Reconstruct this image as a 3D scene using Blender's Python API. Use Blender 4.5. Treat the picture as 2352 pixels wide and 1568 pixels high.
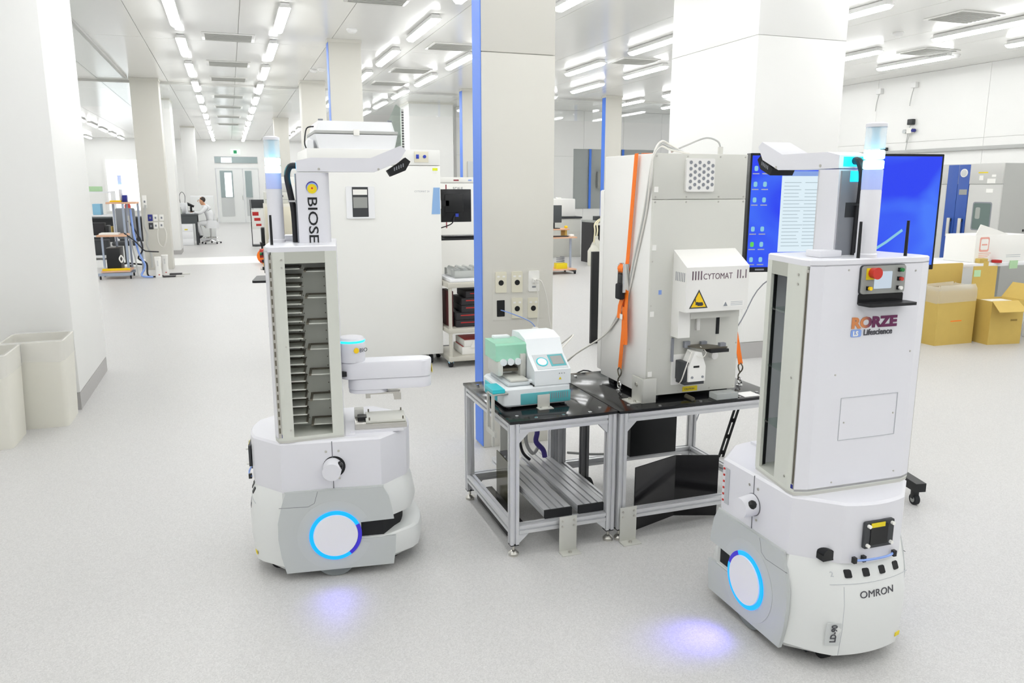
import bpy, bmesh, math, random
from mathutils import Vector, Matrix
random.seed(7)
for o in list(bpy.data.objects): bpy.data.objects.remove(o)
SC = bpy.context.scene
COL = SC.collection
R = math.radians
# ------------------------------------------------------------------ camera
F, CX, CY, HZ, VX, H = 1793., 1176., 784., 428., 525., 1.6      # focal length etc. in pixels of the 2352x1568 frame
_p = math.atan((CY-HZ)/F); _yaw = math.atan((CX-VX)/math.hypot(F, CY-HZ))
FWD = Vector((math.sin(_yaw)*math.cos(_p), math.cos(_yaw)*math.cos(_p), -math.sin(_p)))
RGT = Vector((math.cos(_yaw), -math.sin(_yaw), 0)); DWN = -RGT.cross(FWD)
CAM = Vector((0, 0, H))
cam = bpy.data.cameras.new('camera'); co = bpy.data.objects.new('camera', cam); COL.objects.link(co)
cam.sensor_width = 36; cam.lens = F/2352*36; cam.clip_end = 200; cam.clip_start = .05
co.location = CAM; co.rotation_euler = FWD.to_track_quat('-Z', 'Y').to_euler(); SC.camera = co
# ------------------------------------------------------------------ light
w = bpy.data.worlds.new('world'); SC.world = w; w.use_nodes = True
w.node_tree.nodes['Background'].inputs[0].default_value = (.97, .985, 1, 1)
w.node_tree.nodes['Background'].inputs[1].default_value = .6
SC.view_settings.view_transform = 'Standard'; SC.view_settings.look = 'None'
SC.view_settings.exposure = 0.0; SC.view_settings.gamma = 1; SC.view_settings.use_curve_mapping = False
TUBE = 18.5            # strength of the ceiling tubes
# ------------------------------------------------------------------ pixel helpers
def ray(x, y): return FWD*F + RGT*(x-CX) + DWN*(y-CY)
def fl(x, y, z=0.): d = ray(x, y); return CAM + d*((z-H)/d.z)
def atY(x, y, Y): d = ray(x, y); return CAM + d*(Y/d.y)
def atX(x, y, X): d = ray(x, y); return CAM + d*(X/d.x)
# ------------------------------------------------------------------ materials
def lin(c):
    if isinstance(c, str): c = tuple(int(c[i:i+2], 16)/255 for i in (0, 2, 4))
    return tuple(x/12.92 if x <= .04045 else ((x+.055)/1.055)**2.4 for x in c) + (1,)
MATS = {}
def mat(name, c, rough=.5, metal=0., emit=None, es=0., trans=0., alpha=1., spec=.5, var=0., scale=20., bump=0., ior=1.45, coat=0.):
    m = bpy.data.materials.new(name); m.use_nodes = True; nt = m.node_tree; b = nt.nodes['Principled BSDF']
    I = b.inputs
    I['Base Color'].default_value = lin(c); I['Roughness'].default_value = rough; I['Metallic'].default_value = metal
    I['Specular IOR Level'].default_value = spec; I['IOR'].default_value = ior; I['Coat Weight'].default_value = coat
    I['Transmission Weight'].default_value = trans; I['Alpha'].default_value = alpha
    if emit: I['Emission Color'].default_value = lin(emit); I['Emission Strength'].default_value = es
    if var or bump:
        tc = nt.nodes.new('ShaderNodeTexCoord'); n = nt.nodes.new('ShaderNodeTexNoise')
        n.inputs['Scale'].default_value = scale; n.inputs['Detail'].default_value = 4
        nt.links.new(tc.outputs['Object'], n.inputs['Vector'])
        if var:
            mx = nt.nodes.new('ShaderNodeMix'); mx.data_type = 'RGBA'
            l = lin(c); mx.inputs[6].default_value = tuple(max(0, x*(1-var)) for x in l[:3])+(1,); mx.inputs[7].default_value = tuple(min(1, x*(1+var)) for x in l[:3])+(1,)
            nt.links.new(n.outputs['Fac'], mx.inputs[0]); nt.links.new(mx.outputs[2], I['Base Color'])
        if bump:
            bp = nt.nodes.new('ShaderNodeBump'); bp.inputs['Strength'].default_value = bump; bp.inputs['Distance'].default_value = .002
            nt.links.new(n.outputs['Fac'], bp.inputs['Height']); nt.links.new(bp.outputs[0], I['Normal'])
    MATS[name] = m; return m
mat('wall', 'F1F1EE', .35, var=.01, scale=3)
mat('pillar', 'DBD9D0', .45, var=.01, scale=3)
mat('joint', 'D4D4D0', .6)
mat('ceiling', 'F3F3EF', .16, var=.01, scale=2)
mat('base', 'B4B2B0', .5)
mat('blue_tape', '4C82E8', .4, var=.03, scale=6)
mat('tube', 'FFFFFF', .5, emit='FDFEFF', es=TUBE)
mat('lampwhite', 'F2F2F0', .4)
mat('vent', 'B9BAB4', .6)
mat('rwhite', 'E2E2E7', .28, var=.005, scale=5)         # robot white
mat('rgray', 'C0C4C3', .38)                            # robot side panel
mat('rgray2', 'CBCECD', .35); mat('rcircle', 'C3C7C6', .36)
mat('rbase', 'E1E3E1', .3)
mat('seam', '6E6E74', .6)
mat('black', '17181A', .4)
mat('blackgloss', '101113', .12)
mat('blackmatte', '1D1E20', .75)
mat('rubber', '26272A', .8)
mat('wheelgray', '7F8485', .6)
mat('ringled', '00305A', .3, emit='0092FF', es=1.7)
mat('ringoff', '3A2FB0', .3, emit='3A2FD0', es=.35)
mat('lightdisc', 'ECECF0', .35)
mat('steel', 'C9C7C0', .28, metal=.9, var=.04, scale=60)
mat('steelmat', 'CDCDC6', .5, metal=.35)
mat('alu', 'D6D7D9', .38, metal=.45, var=.03, scale=40)
mat('aludark', '8E8F90', .45, metal=.7)
mat('racksteel', 'BEC0B6', .42, metal=.35)
mat('partgray', 'B4B7BA', .45); mat('racklight', 'D6D8CF', .4, metal=.1)
mat('rackedge', '6E695C', .5, metal=.4)
mat('chrome', 'E0E0E0', .15, metal=1.)
mat('lens', 'EAF4FA', .1, alpha=.4); mat('lenscore', 'BFE4F4', .4)
mat('lenslit', 'E8FFFF', .3, emit='9CF4FF', es=4.)
mat('lensblue', 'C9D2F4', .15, alpha=.75, emit='5A86FF', es=.12)
mat('ledglow', '20D8FF', .3, emit='18C8FF', es=1.6)
mat('navy', '232A86', .4)
mat('red', 'C8362A', .4); mat('orange', 'FF7C14', .55, var=.05, scale=90); mat('yellow', 'E9D21E', .5); mat('green', '1E7A3C', .4)
mat('amber', 'FAD01A', .4); mat('teal', '58AEB4', .4); mat('tealbright', '2FC3CF', .35); mat('mint', 'A9EBCB', .2, alpha=.72)
mat('hmi', '9C9E9A', .45); mat('hmiscreen', '303438', .2, emit='CFDDEA', es=.85)
mat('labelgray', '8C8F95', .5); mat('labeldark', '3B3D40', .5); mat('paper', 'F4F3EE', .7); mat('text', '4A4A50', .6); mat('textred', '8C2F3C', .6); mat('textlight', 'B9BCC0', .6)
mat('cyt', 'D3D3CB', .4, var=.008, scale=8); mat('cytside', 'F0EFEB', .35); mat('cythood', 'EFEEE9', .35); mat('purpletext', '6B5560', .5)
mat('plastic', 'E9EEF0', .3); mat('plasticgray', 'C8CED0', .35); mat('cream', 'E6E1CC', .45); mat('creamsock', 'E7E3CF', .4)
mat('cablewhite', 'E4E2DA', .5); mat('cablegray', 'B9BAB7', .5); mat('cableblack', '222226', .5); mat('cableblue', '8AA8E8', .4); mat('purple', '4B3F92', .5)
mat('bin', 'E3E1D6', .5, var=.01, scale=4); mat('bag', 'FAFAFA', .2, alpha=.22)
mat('card', 'CDB05E', .7, var=.05, scale=12, bump=.1); mat('carddark', '9A8040', .8); mat('bagclear', 'EEE9DA', .2, alpha=.4)
mat('inc', 'EFEFEB', .35); mat('inctop', 'F1F2F4', .35); mat('blueknob', '3046B8', .4); mat('bluelabel', '8FB4E0', .6); mat('yellowstick', 'E4EE2A', .6)
mat('cart', 'CFCCC1', .4, metal=.3); mat('boxblack', '2C2A2D', .6); mat('boxred', 'C22E2C', .6); mat('acrylic', 'E8ECEA', .1, trans=.6, alpha=.85)
mat('bluestripe', '2F55A6', .35); mat('chamber', 'CBCBC7', .45); mat('chambershade', 'B5B6B2', .5); mat('glassdark', '6F7F7B', .08)  # second chamber grey is darker: near-side shadow put into the cabinet colour
mat('wood', 'E3B596', .6); mat('frameblue', 'A9B3C4', .4, metal=.4); mat('skin', 'D9A583', .55); mat('hair', '3B332E', .7); mat('hairgray', 'A58B6B', .7)
mat('coat', 'ECEDEE', .7); mat('trouser', 'D9DADA', .8); mat('darkdesk', '4A4E50', .5); mat('offwhite', 'E8E5D8', .5); mat('maroon', '5A2A2C', .5); mat('doorwhite', 'EDEFED', .4)
mat('winglass', '9FADAD', .1); mat('winbright', 'F8FCFF', .3, emit='F4FAFF', es=1.1); mat('exit', 'E6F4EC', .4, emit='C8EEDA', es=.6); mat('exitgreen', '2E9A66', .5)
mat('screenblack', '16171A', .25); mat('icon', '203038', .4, emit='8CCBE2', es=.9); mat('icong', '203020', .4, emit='60D850', es=.9); mat('win', '202224', .4, emit='D6E6EE', es=1.05); mat('wintext', '202224', .4, emit='A6B8C0', es=.9)
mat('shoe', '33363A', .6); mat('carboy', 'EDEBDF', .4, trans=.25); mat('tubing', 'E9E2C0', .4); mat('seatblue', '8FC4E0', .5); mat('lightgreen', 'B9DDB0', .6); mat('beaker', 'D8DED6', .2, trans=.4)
mat('acrylicblack', '1B1A1C', .16); mat('olive', '4C4A33', .2)
mat('palered', 'E8A79A', .5)  # pale red print on the large white carton
# speckled vinyl floor
def floor_mat():
    m = bpy.data.materials.new('floor_vinyl'); m.use_nodes = True; nt = m.node_tree; b = nt.nodes['Principled BSDF']; L = nt.links.new
    tc = nt.nodes.new('ShaderNodeTexCoord')
    n1 = nt.nodes.new('ShaderNodeTexNoise'); n1.inputs['Scale'].default_value = 230; n1.inputs['Detail'].default_value = 3; n1.inputs['Roughness'].default_value = .7
    n2 = nt.nodes.new('ShaderNodeTexVoronoi'); n2.inputs['Scale'].default_value = 160
    n3 = nt.nodes.new('ShaderNodeTexNoise'); n3.inputs['Scale'].default_value = .7; n3.inputs['Detail'].default_value = 3
    for n in (n1, n2, n3): L(tc.outputs['Object'], n.inputs['Vector'])
    r1 = nt.nodes.new('ShaderNodeValToRGB'); r1.color_ramp.elements[0].position = .3; r1.color_ramp.elements[1].position = .68
    r1.color_ramp.elements[0].color = lin('AEADAB'); r1.color_ramp.elements[1].color = lin('D9D8D6'); L(n1.outputs['Fac'], r1.inputs[0])
    r2 = nt.nodes.new('ShaderNodeValToRGB'); r2.color_ramp.elements[0].position = .0; r2.color_ramp.elements[1].position = .9
    r2.color_ramp.elements[0].color = lin('B8B7B6'); r2.color_ramp.elements[1].color = lin('D7D6D4'); L(n2.outputs['Color'], r2.inputs[0])
    mx = nt.nodes.new('ShaderNodeMix'); mx.data_type = 'RGBA'; mx.inputs[0].default_value = .45; L(r1.outputs[0], mx.inputs[6]); L(r2.outputs[0], mx.inputs[7])
    m2 = nt.nodes.new('ShaderNodeMix'); m2.data_type = 'RGBA'; m2.blend_type = 'MULTIPLY'; m2.inputs[0].default_value = 1
    r3 = nt.nodes.new('ShaderNodeValToRGB'); r3.color_ramp.elements[0].color = (.95, .95, .95, 1); r3.color_ramp.elements[1].color = (1, 1, 1, 1); L(n3.outputs['Fac'], r3.inputs[0])
    L(mx.outputs[2], m2.inputs[6]); L(r3.outputs[0], m2.inputs[7]); L(m2.outputs[2], b.inputs['Base Color'])
    b.inputs['Roughness'].default_value = .42; b.inputs['Specular IOR Level'].default_value = .4
    bp = nt.nodes.new('ShaderNodeBump'); bp.inputs['Strength'].default_value = .06; bp.inputs['Distance'].default_value = .002; L(n1.outputs['Fac'], bp.inputs['Height']); L(bp.outputs[0], b.inputs['Normal'])
    MATS['floor'] = m
floor_mat()
def grad_mat(name, c0, c1, axis='X', emit=0., noise=0.):
    m = bpy.data.materials.new(name); m.use_nodes = True; nt = m.node_tree; b = nt.nodes['Principled BSDF']; L = nt.links.new
    tc = nt.nodes.new('ShaderNodeTexCoord'); s = nt.nodes.new('ShaderNodeSeparateXYZ'); L(tc.outputs['Generated'], s.inputs[0])
    r = nt.nodes.new('ShaderNodeValToRGB'); r.color_ramp.elements[0].color = lin(c0); r.color_ramp.elements[1].color = lin(c1)
    if noise:
        n = nt.nodes.new('ShaderNodeTexNoise'); n.inputs['Scale'].default_value = 1.6; n.inputs['Detail'].default_value = 2; n.inputs['Distortion'].default_value = 1.2; L(tc.outputs['Generated'], n.inputs['Vector'])
        r.color_ramp.elements[0].position = .38; r.color_ramp.elements[1].position = .72; L(n.outputs['Fac'], r.inputs[0])
    else: L(s.outputs[axis], r.inputs[0])
    if emit: b.inputs['Base Color'].default_value = (.01, .015, .05, 1)
    else: L(r.outputs[0], b.inputs['Base Color'])
    if emit: L(r.outputs[0], b.inputs['Emission Color']); b.inputs['Emission Strength'].default_value = emit
    b.inputs['Roughness'].default_value = .3; MATS[name] = m
grad_mat('rorze', '6A1E52', 'D98A52', 'Y')
grad_mat('screen', '0A34F5', '3E78FF', emit=.9, noise=1)
def glass_mat(name, tint, gl=.12):
    m = bpy.data.materials.new(name); m.use_nodes = True; nt = m.node_tree; nt.nodes.clear(); L = nt.links.new
    o = nt.nodes.new('ShaderNodeOutputMaterial'); t = nt.nodes.new('ShaderNodeBsdfTransparent'); g = nt.nodes.new('ShaderNodeBsdfGlossy'); mx = nt.nodes.new('ShaderNodeMixShader')
    t.inputs[0].default_value = lin(tint); g.inputs['Roughness'].default_value = .03; mx.inputs[0].default_value = gl
    L(t.outputs[0], mx.inputs[1]); L(g.outputs[0], mx.inputs[2]); L(mx.outputs[0], o.inputs[0]); MATS[name] = m
glass_mat('glass', 'FDFEFE', .05); glass_mat('clear', 'EFF6F2', .1)
# ------------------------------------------------------------------ mesh builder
class MB:
    def __init__(s): s.v = []; s.f = []; s.m = []; s.M = None
    def add(s, V, Fc, mi=0, M=None):
        n = len(s.v); T = M if M is not None else s.M
        s.v += [tuple(T @ Vector(p)) if T is not None else tuple(p) for p in V]
        s.f += [tuple(i+n for i in f) for f in Fc]; s.m += [mi]*len(Fc); return s
    def box(s, x0, x1, y0, y1, z0, z1, b=0., mi=0, M=None, seg=2):
        if b <= 0:
            V = [(x, y, z) for z in (z0, z1) for y in (y0, y1) for x in (x0, x1)]
            return s.add(V, [(0, 2, 3, 1), (4, 5, 7, 6), (0, 1, 5, 4), (2, 6, 7, 3), (0, 4, 6, 2), (1, 3, 7, 5)], mi, M)
        bm = bmesh.new(); bmesh.ops.create_cube(bm, size=1)
        for v in bm.verts: v.co = Vector(((x0+x1)/2+v.co.x*(x1-x0), (y0+y1)/2+v.co.y*(y1-y0), (z0+z1)/2+v.co.z*(z1-z0)))
        bmesh.ops.bevel(bm, geom=list(bm.edges), offset=b, segments=seg, profile=.5, affect='EDGES')
        bm.verts.index_update(); V = [v.co.copy() for v in bm.verts]; Fc = [tuple(v.index for v in f.verts) for f in bm.faces]; bm.free()
        return s.add(V, Fc, mi, M)
    def loft(s, rings, mi=0, M=None, cap=True, closed=True):
        n = len(rings[0]); V = [p for r in rings for p in r]; Fc = []
        for k in range(len(rings)-1):
            for i in range(n if closed else n-1):
                j = (i+1) % n; Fc.append((k*n+i, k*n+j, (k+1)*n+j, (k+1)*n+i))
        if cap: Fc += [tuple(range(n))[::-1], tuple((len(rings)-1)*n+i for i in range(n))]
        return s.add(V, Fc, mi, M)
    def prism(s, poly, a, b, ax='z', mi=0, M=None):
        f = {'z': lambda u, v, t: (u, v, t), 'y': lambda u, v, t: (u, t, v), 'x': lambda u, v, t: (t, u, v)}[ax]
        return s.loft([[f(u, v, a) for u, v in poly], [f(u, v, b) for u, v in poly]], mi, M)
    def cyl(s, p0, p1, r0, r1=None, n=16, mi=0, M=None):
        p0, p1 = Vector(p0), Vector(p1); r1 = r0 if r1 is None else r1; d = (p1-p0).normalized(); a = d.orthogonal().normalized(); b = d.cross(a)
        c = [(math.cos(2*math.pi*i/n), math.sin(2*math.pi*i/n)) for i in range(n)]
        return s.loft([[p0+(a*x+b*y)*r0 for x, y in c], [p1+(a*x+b*y)*r1 for x, y in c]], mi, M)
    def tube(s, pts, r, n=8, mi=0, M=None, smooth=0):
        P = [Vector(p) for p in pts]
        if smooth:
            Q = []
            for i in range(len(P)-1):
                p0, p1, p2, p3 = P[max(i-1, 0)], P[i], P[i+1], P[min(i+2, len(P)-1)]
                for k in range(smooth):
                    t = k/smooth; Q.append(.5*((2*p1)+(p2-p0)*t+(2*p0-5*p1+4*p2-p3)*t*t+(3*p1-p0-3*p2+p3)*t**3))
            P = Q+[P[-1]]
        rings = []; a = None
        for i, p in enumerate(P):
            d = (P[min(i+1, len(P)-1)]-P[max(i-1, 0)]).normalized()
            a = d.orthogonal().normalized() if a is None else (a-d*a.dot(d)).normalized()
            b = d.cross(a); rings.append([p+(a*math.cos(2*math.pi*k/n)+b*math.sin(2*math.pi*k/n))*r for k in range(n)])
        return s.loft(rings, mi, M)
    def ribbon(s, pts, wv, tv, mi=0, M=None):
        w, t = Vector(wv), Vector(tv)
        return s.loft([[Vector(p)-w-t, Vector(p)+w-t, Vector(p)+w+t, Vector(p)-w+t] for p in pts], mi, M)
    def lathe(s, prof, c=(0, 0, 0), n=24, mi=0, M=None):
        c = Vector(c); return s.loft([[c+Vector((r*math.cos(2*math.pi*i/n), r*math.sin(2*math.pi*i/n), z)) for i in range(n)] for r, z in prof], mi, M)
    def sphere(s, c, r, n=12, mi=0, M=None, sc=(1, 1, 1)):
        c = Vector(c); rings = []
        for k in range(1, n//2+1):
            t = math.pi*(k-.5)/(n//2); rings.append([c+Vector((r*sc[0]*math.sin(t)*math.cos(2*math.pi*i/n), r*sc[1]*math.sin(t)*math.sin(2*math.pi*i/n), -r*sc[2]*math.cos(t))) for i in range(n)])
        return s.loft(rings, mi, M)
    def annulus(s, c, r0, r1, a0, a1, h, ax, n=48, mi=0):
        # flat ring sector; axis direction vector ax, height h along it
        c = Vector(c); d = Vector(ax).normalized(); up = Vector((0, 0, 1)); u = up.cross(d).normalized(); rings = []
        for i in range(n+1):
            t = a0+(a1-a0)*i/n; e = u*math.cos(t)+up*math.sin(t); rings.append([c+e*r0, c+e*r1, c+e*r1+d*h, c+e*r0+d*h])
        return s.loft(rings, mi)
    def build(s, name, mats, parent=None, ang=32):
        me = bpy.data.meshes.new(name); me.from_pydata(s.v, [], s.f)
        for m in ([mats] if isinstance(mats, str) else mats): me.materials.append(MATS[m])
        me.polygons.foreach_set('material_index', s.m)
        bm = bmesh.new(); bm.from_mesh(me); bmesh.ops.recalc_face_normals(bm, faces=bm.faces); bm.to_mesh(me); bm.free()
        me.polygons.foreach_set('use_smooth', [True]*len(me.polygons)); me.set_sharp_from_angle(angle=R(ang))
        o = bpy.data.objects.new(name, me); COL.objects.link(o); o.parent = parent; return o
def tag(o, label=None, cat=None, group=None, kind=None):
    if label: o['label'] = label
    if cat: o['category'] = cat
    if group: o['group'] = group
    if kind: o['kind'] = kind
    return o
def thing(name, label, cat, loc=(0, 0, 0), rz=0., group=None):
    o = bpy.data.objects.new(name, None); COL.objects.link(o); o.location = loc; o.rotation_euler = (0, 0, rz); o.empty_display_size = .1
    return tag(o, label, cat, group)
def boxp(name, m, parent, x0, x1, y0, y1, z0, z1, b=0.): return MB().box(x0, x1, y0, y1, z0, z1, b).build(name, m, parent)
def one(name, m, label, cat, mb, group=None): return tag(mb.build(name, m), label, cat, group)
def copy_tree(o, parent=None):
    c = o.copy(); COL.objects.link(c); c.parent = parent
    for ch in list(o.children): copy_tree(ch, c)
    return c
def inst(src, parent, M, name=None):
    c = src.copy(); COL.objects.link(c); c.parent = parent; c.matrix_local = M
    return c
FRONT = Matrix(((1, 0, 0, 0), (0, 0, -1, 0), (0, 1, 0, 0), (0, 0, 0, 1)))       # text lying on a face that looks towards -Y
def text(name, s, m, parent, size, M, ext=.0006, bold=0., align='LEFT', sx=1., track=1.):
    cu = bpy.data.curves.new(name, 'FONT'); cu.body = s; cu.size = size; cu.extrude = ext; cu.offset = bold; cu.align_x = align; cu.space_character = track; cu.resolution_u = 3
    t = bpy.data.objects.new('tmp', cu); COL.objects.link(t); dg = bpy.context.evaluated_depsgraph_get(); dg.update()
    me = bpy.data.meshes.new_from_object(t.evaluated_get(dg)); bpy.data.objects.remove(t); bpy.data.curves.remove(cu)
    me.transform(M @ Matrix.Diagonal((sx, 1, 1, 1))); me.name = name; me.materials.clear(); me.materials.append(MATS[m])
    o = bpy.data.objects.new(name, me); COL.objects.link(o); o.parent = parent; return o
def TM(o, ex, ey):      # matrix from an origin and two axes
    ex, ey = Vector(ex), Vector(ey); ez = ex.cross(ey); o = Vector(o)
    return Matrix(((ex.x, ey.x, ez.x, o.x), (ex.y, ey.y, ez.y, o.y), (ex.z, ey.z, ez.z, o.z), (0, 0, 0, 1)))
def rrect(x0, x1, y0, y1, r, n=5):
    P = []
    for cx, cy, a in ((x1-r, y1-r, 0), (x0+r, y1-r, 90), (x0+r, y0+r, 180), (x1-r, y0+r, 270)):
        P += [(cx+r*math.cos(R(a+90*i/n)), cy+r*math.sin(R(a+90*i/n))) for i in range(n+1)]
    return P
# ================================================================== THE SETTING
CEIL = 3.6
def struct(name, m, mb, label=None): return tag(mb.build(name, m), label, None, None, 'structure')
struct('floor', 'floor', MB().box(-12, 12.5, -7, 38, -.1, 0), 'pale grey speckled vinyl floor')
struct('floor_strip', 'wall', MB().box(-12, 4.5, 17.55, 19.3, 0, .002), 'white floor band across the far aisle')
ce = struct('ceiling', 'joint', MB().box(-12, 12.5, -7, 38, CEIL+.012, CEIL+.1), 'white panelled ceiling')
pm = None
for i in range(20):                         # ceiling panels: long sheets with visible joints
    for j in range(7):
        x0, y0 = -12+1.225*i, -7+6.43*j
        if pm is None: pm = MB().box(.004, 1.221, .004, 6.426, CEIL, CEIL+.012).build('ceiling_panel', 'ceiling', ce); pm.location = (x0, y0, 0)
        else: inst(pm, ce, Matrix.Translation((x0, y0, 0)))
def panelled_wall(name, label, axis, pos, thick, a0, a1, widths, zs, m='wall', sgn=1):
    # wall in the plane axis=pos made of separate panels with open joints
    t = tag(bpy.data.objects.new(name, None), label, None, None, 'structure'); COL.objects.link(t)
    def bx(mb, a, b, z0, z1, d0, d1):
        return mb.box(pos+min(sgn*d0, sgn*d1), pos+max(sgn*d0, sgn*d1), a, b, z0, z1) if axis == 'x' else mb.box(a, b, pos+min(sgn*d0, sgn*d1), pos+max(sgn*d0, sgn*d1), z0, z1)
    bx(MB(), a0, a1, 0, CEIL, .012, thick).build('backing', 'joint', t)
    a = a0
    k = 0
    while a < a1-.01:
        b = min(a1, a+widths[k % len(widths)]); k += 1
        for z0, z1 in zip(zs[:-1], zs[1:]): bx(MB(), a+.003, b-.003, z0+.003, z1-.003, 0, .012).build('wall_panel', m, t)
        a = b
    return t
panelled_wall('wall_right', 'white panelled wall behind the test chamber', 'x', 11.9, .2, -2, 17, [2.4], [.0, 1.2, 2.4, 3.6])
struct('baseboard_right', 'base', MB().box(11.86, 11.9, -2, 17, 0, .12))
struct('wall_left', 'wall', MB().box(-12, -11.8, -7, 38, 0, CEIL), 'far white wall at the left end of the hall')
wb = struct('wall_back', 'wall', MB().box(-12, -.52, 37.5, 37.7, 0, CEIL).box(1.3, 12, 37.5, 37.7, 0, CEIL).box(-.52, 1.3, 37.5, 37.7, 2.9, CEIL).box(-.52, 1.3, 37.55, 37.7, 2.4, 2.62), 'white end wall of the long aisle')
panelled_wall('wall_side', 'white partition wall at the back of the right bay', 'y', 20.0, .2, 5.6, 12, [1.2], [0, 1.2, 2.4, 3.6])
def pillar(label, x0, x1, y0, y1, m='pillar', tape=True, splits=(), base=.0, side=0):
    t = tag(bpy.data.objects.new('pillar', None), label, None, None, 'structure'); COL.objects.link(t); t.location = ((x0+x1)/2, (y0+y1)/2, 0)
    hx, hy = (x1-x0)/2, (y1-y0)/2
    zs = [0]+list(splits)+[CEIL]
    for z0, z1 in zip(zs[:-1], zs[1:]):
        boxp('cladding_panel', m, t, -hx, hx, -hy, hy, z0+(.002 if z0 else base), z1-.002, .004)
    if len(zs) > 2 or base: boxp('core', 'joint', t, -hx+.01, hx-.01, -hy+.01, hy-.01, 0, CEIL)
    if base: boxp('baseboard', 'base', t, -hx+.002, hx-.002, -hy+.002, hy-.002, 0, base-.004)
    if tape: boxp('corner_strip', 'blue_tape', t, -hx-.004, -hx, -hy-.002, hy, 0.01, CEIL-.05)
    boxp('collar', 'pillar', t, -hx-.01, hx+.01, -hy-.01, hy+.01, CEIL-.045, CEIL-.001)
    return t
pillar('beige pillar with blue corner strip behind the small bench', 1.393, 1.85, 4.44, 4.595, splits=(2.35,))
pillar('beige pillar with blue corner strip behind the tall white incubator', 1.42, 1.87, 11.55, 11.75)
pillar('beige pillar without strip beyond the tall incubator', 1.43, 1.89, 16.1, 16.55, tape=False)
pillar('small far pillar beside the end door', 1.38, 1.80, 24.9, 25.3, tape=False)
pillar('beige pillar beside the cabled trolley', -1.62, -1.13, 16.75, 17.2, tape=False)
pillar('white pillar before the bench of the seated person', -1.62, -1.17, 20.4, 21.35, m='wall', tape=False, base=.1)
pillar('far white pillar behind the seated person', -1.42, -.98, 29.5, 30.0, m='wall', tape=False)
pillar('pillar with blue corner strip behind the blue pillar and above the freezer', 4.7, 5.1, 16.3, 16.5)
pillar('pillar with blue corner strip left of the strapped incubator', 8.09, 8.5, 16.45, 16.62)
pillar('broad white pillar far behind the incubator', 4.2, 5.3, 19.2, 20.2, m='wall', tape=False)
pillar('broad white pillar behind the blue screen', 4.44, 5.40, 6.06, 7.5, m='wall', tape=False, splits=(1.1, 2.9), base=.16)
pl = pillar('broad pale pillar at the left edge above the two bins', -3.4, -1.115, 6.24, 7.55, m='wall', tape=False, base=.13)
# smoke curtains: thin glass sheets hung from the ceiling
for i, (x0, x1, y0, y1) in enumerate(((-1.13, 12, 17.3, 17.31), (-12, -1.62, 17.3, 17.31), (-1.68, -1.67, 7.55, 16.75))):
    t = tag(bpy.data.objects.new('smoke_curtain', None), ['clear glass smoke curtain hung across the aisle', 'clear glass smoke curtain across the left bay', 'clear glass smoke curtain running along the left pillars'][i], None, None, 'structure'); COL.objects.link(t)
    boxp('glass_sheet', 'glass', t, x0, x1, y0, y1, CEIL-.5, CEIL-.03)
    boxp('rail', 'joint', t, x0-.02 if x1-x0 < .1 else x0, x1+.02 if x1-x0 < .1 else x1, y0-.02 if y1-y0 < .1 else y0, y1+.02 if y1-y0 < .1 else y1, CEIL-.04, CEIL-.001)
# end door
t = tag(bpy.data.objects.new('door_1', None), 'white double door with glazed panels at the end of the aisle', None, None, 'structure'); COL.objects.link(t)
boxp('frame', 'doorwhite', t, -.52, 1.3, 37.44, 37.52, 2.38, 2.44)
for x0, x1, g0, g1 in ((-.48, .62, -.33, .2), (.64, 1.28, .72, 1.0)):
    lf = boxp('door_leaf', 'doorwhite', t, x0, x1, 37.46, 37.5, 0.01, 2.37)
    boxp('pane', 'winglass', lf, g0, g1, 37.44, 37.461, 1.12, 2.28); boxp('pane', 'rgray2', lf, g0, g1, 37.44, 37.461, .3, 1.1)
    if x0 < 0: boxp('daylight_pane', 'winbright', lf, -.14, .15, 37.43, 37.441, 1.14, 2.2)
boxp('handle', 'chrome', t, .56, .58, 37.4, 37.45, 1.0, 1.2)
tr = tag(bpy.data.objects.new('window_1', None), 'transom window above the end door', None, None, 'structure'); COL.objects.link(tr)
boxp('pane', 'winglass', tr, -.5, 1.28, 37.5, 37.52, 2.62, 2.88); boxp('pane', 'winbright', tr, -.24, .2, 37.48, 37.5, 2.63, 2.85)
t = thing('exit_sign', 'small exit sign above the end door', 'sign', (.38, 37.5, 3.0)); boxp('panel', 'exit', t, -.2, .2, -.06, 0, -.02, .2); boxp('pictogram', 'exitgreen', t, -.08, .06, -.064, -.06, .02, .16)
# bright window and glazed door in the left bay
t = tag(bpy.data.objects.new('window_2', None), 'tall bright window at the end of the left bay', None, None, 'structure'); COL.objects.link(t)
boxp('frame', 'wall', t, -4.9, -3.2, 37.4, 37.5, .55, 2.75); boxp('pane', 'winbright', t, -4.8, -3.3, 37.38, 37.4, .6, 2.7)
t = tag(bpy.data.objects.new('door_2', None), 'glazed door in the left bay', None, None, 'structure'); COL.objects.link(t)
boxp('door_leaf', 'doorwhite', t, -7.2, -6.0, 37.44, 37.5, 0.01, 2.3); boxp('pane', 'winglass', t, -6.9, -6.3, 37.42, 37.44, 1.0, 2.2); boxp('transom_pane', 'winglass', t, -7.2, -6.0, 37.44, 37.5, 2.45, 2.85)
# internal window in the side partition
t = tag(bpy.data.objects.new('window_3', None), 'internal window with blue mullions in the right partition', None, None, 'structure'); COL.objects.link(t)
boxp('pane', 'glass', t, 8.9, 11.4, 19.97, 19.985, 1.0, 2.6)
boxp('panel_behind', 'rgray2', t, 8.9, 11.4, 19.985, 19.998, 1.0, 2.6)
for x in (9.35, 10.35): boxp('mullion', 'blue_tape', t, x, x+.06, 19.94, 19.97, 1.0, 2.6)
boxp('wall_box', 'hmi', t, 9.6, 9.95, 19.9, 19.97, 1.55, 2.0)
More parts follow.
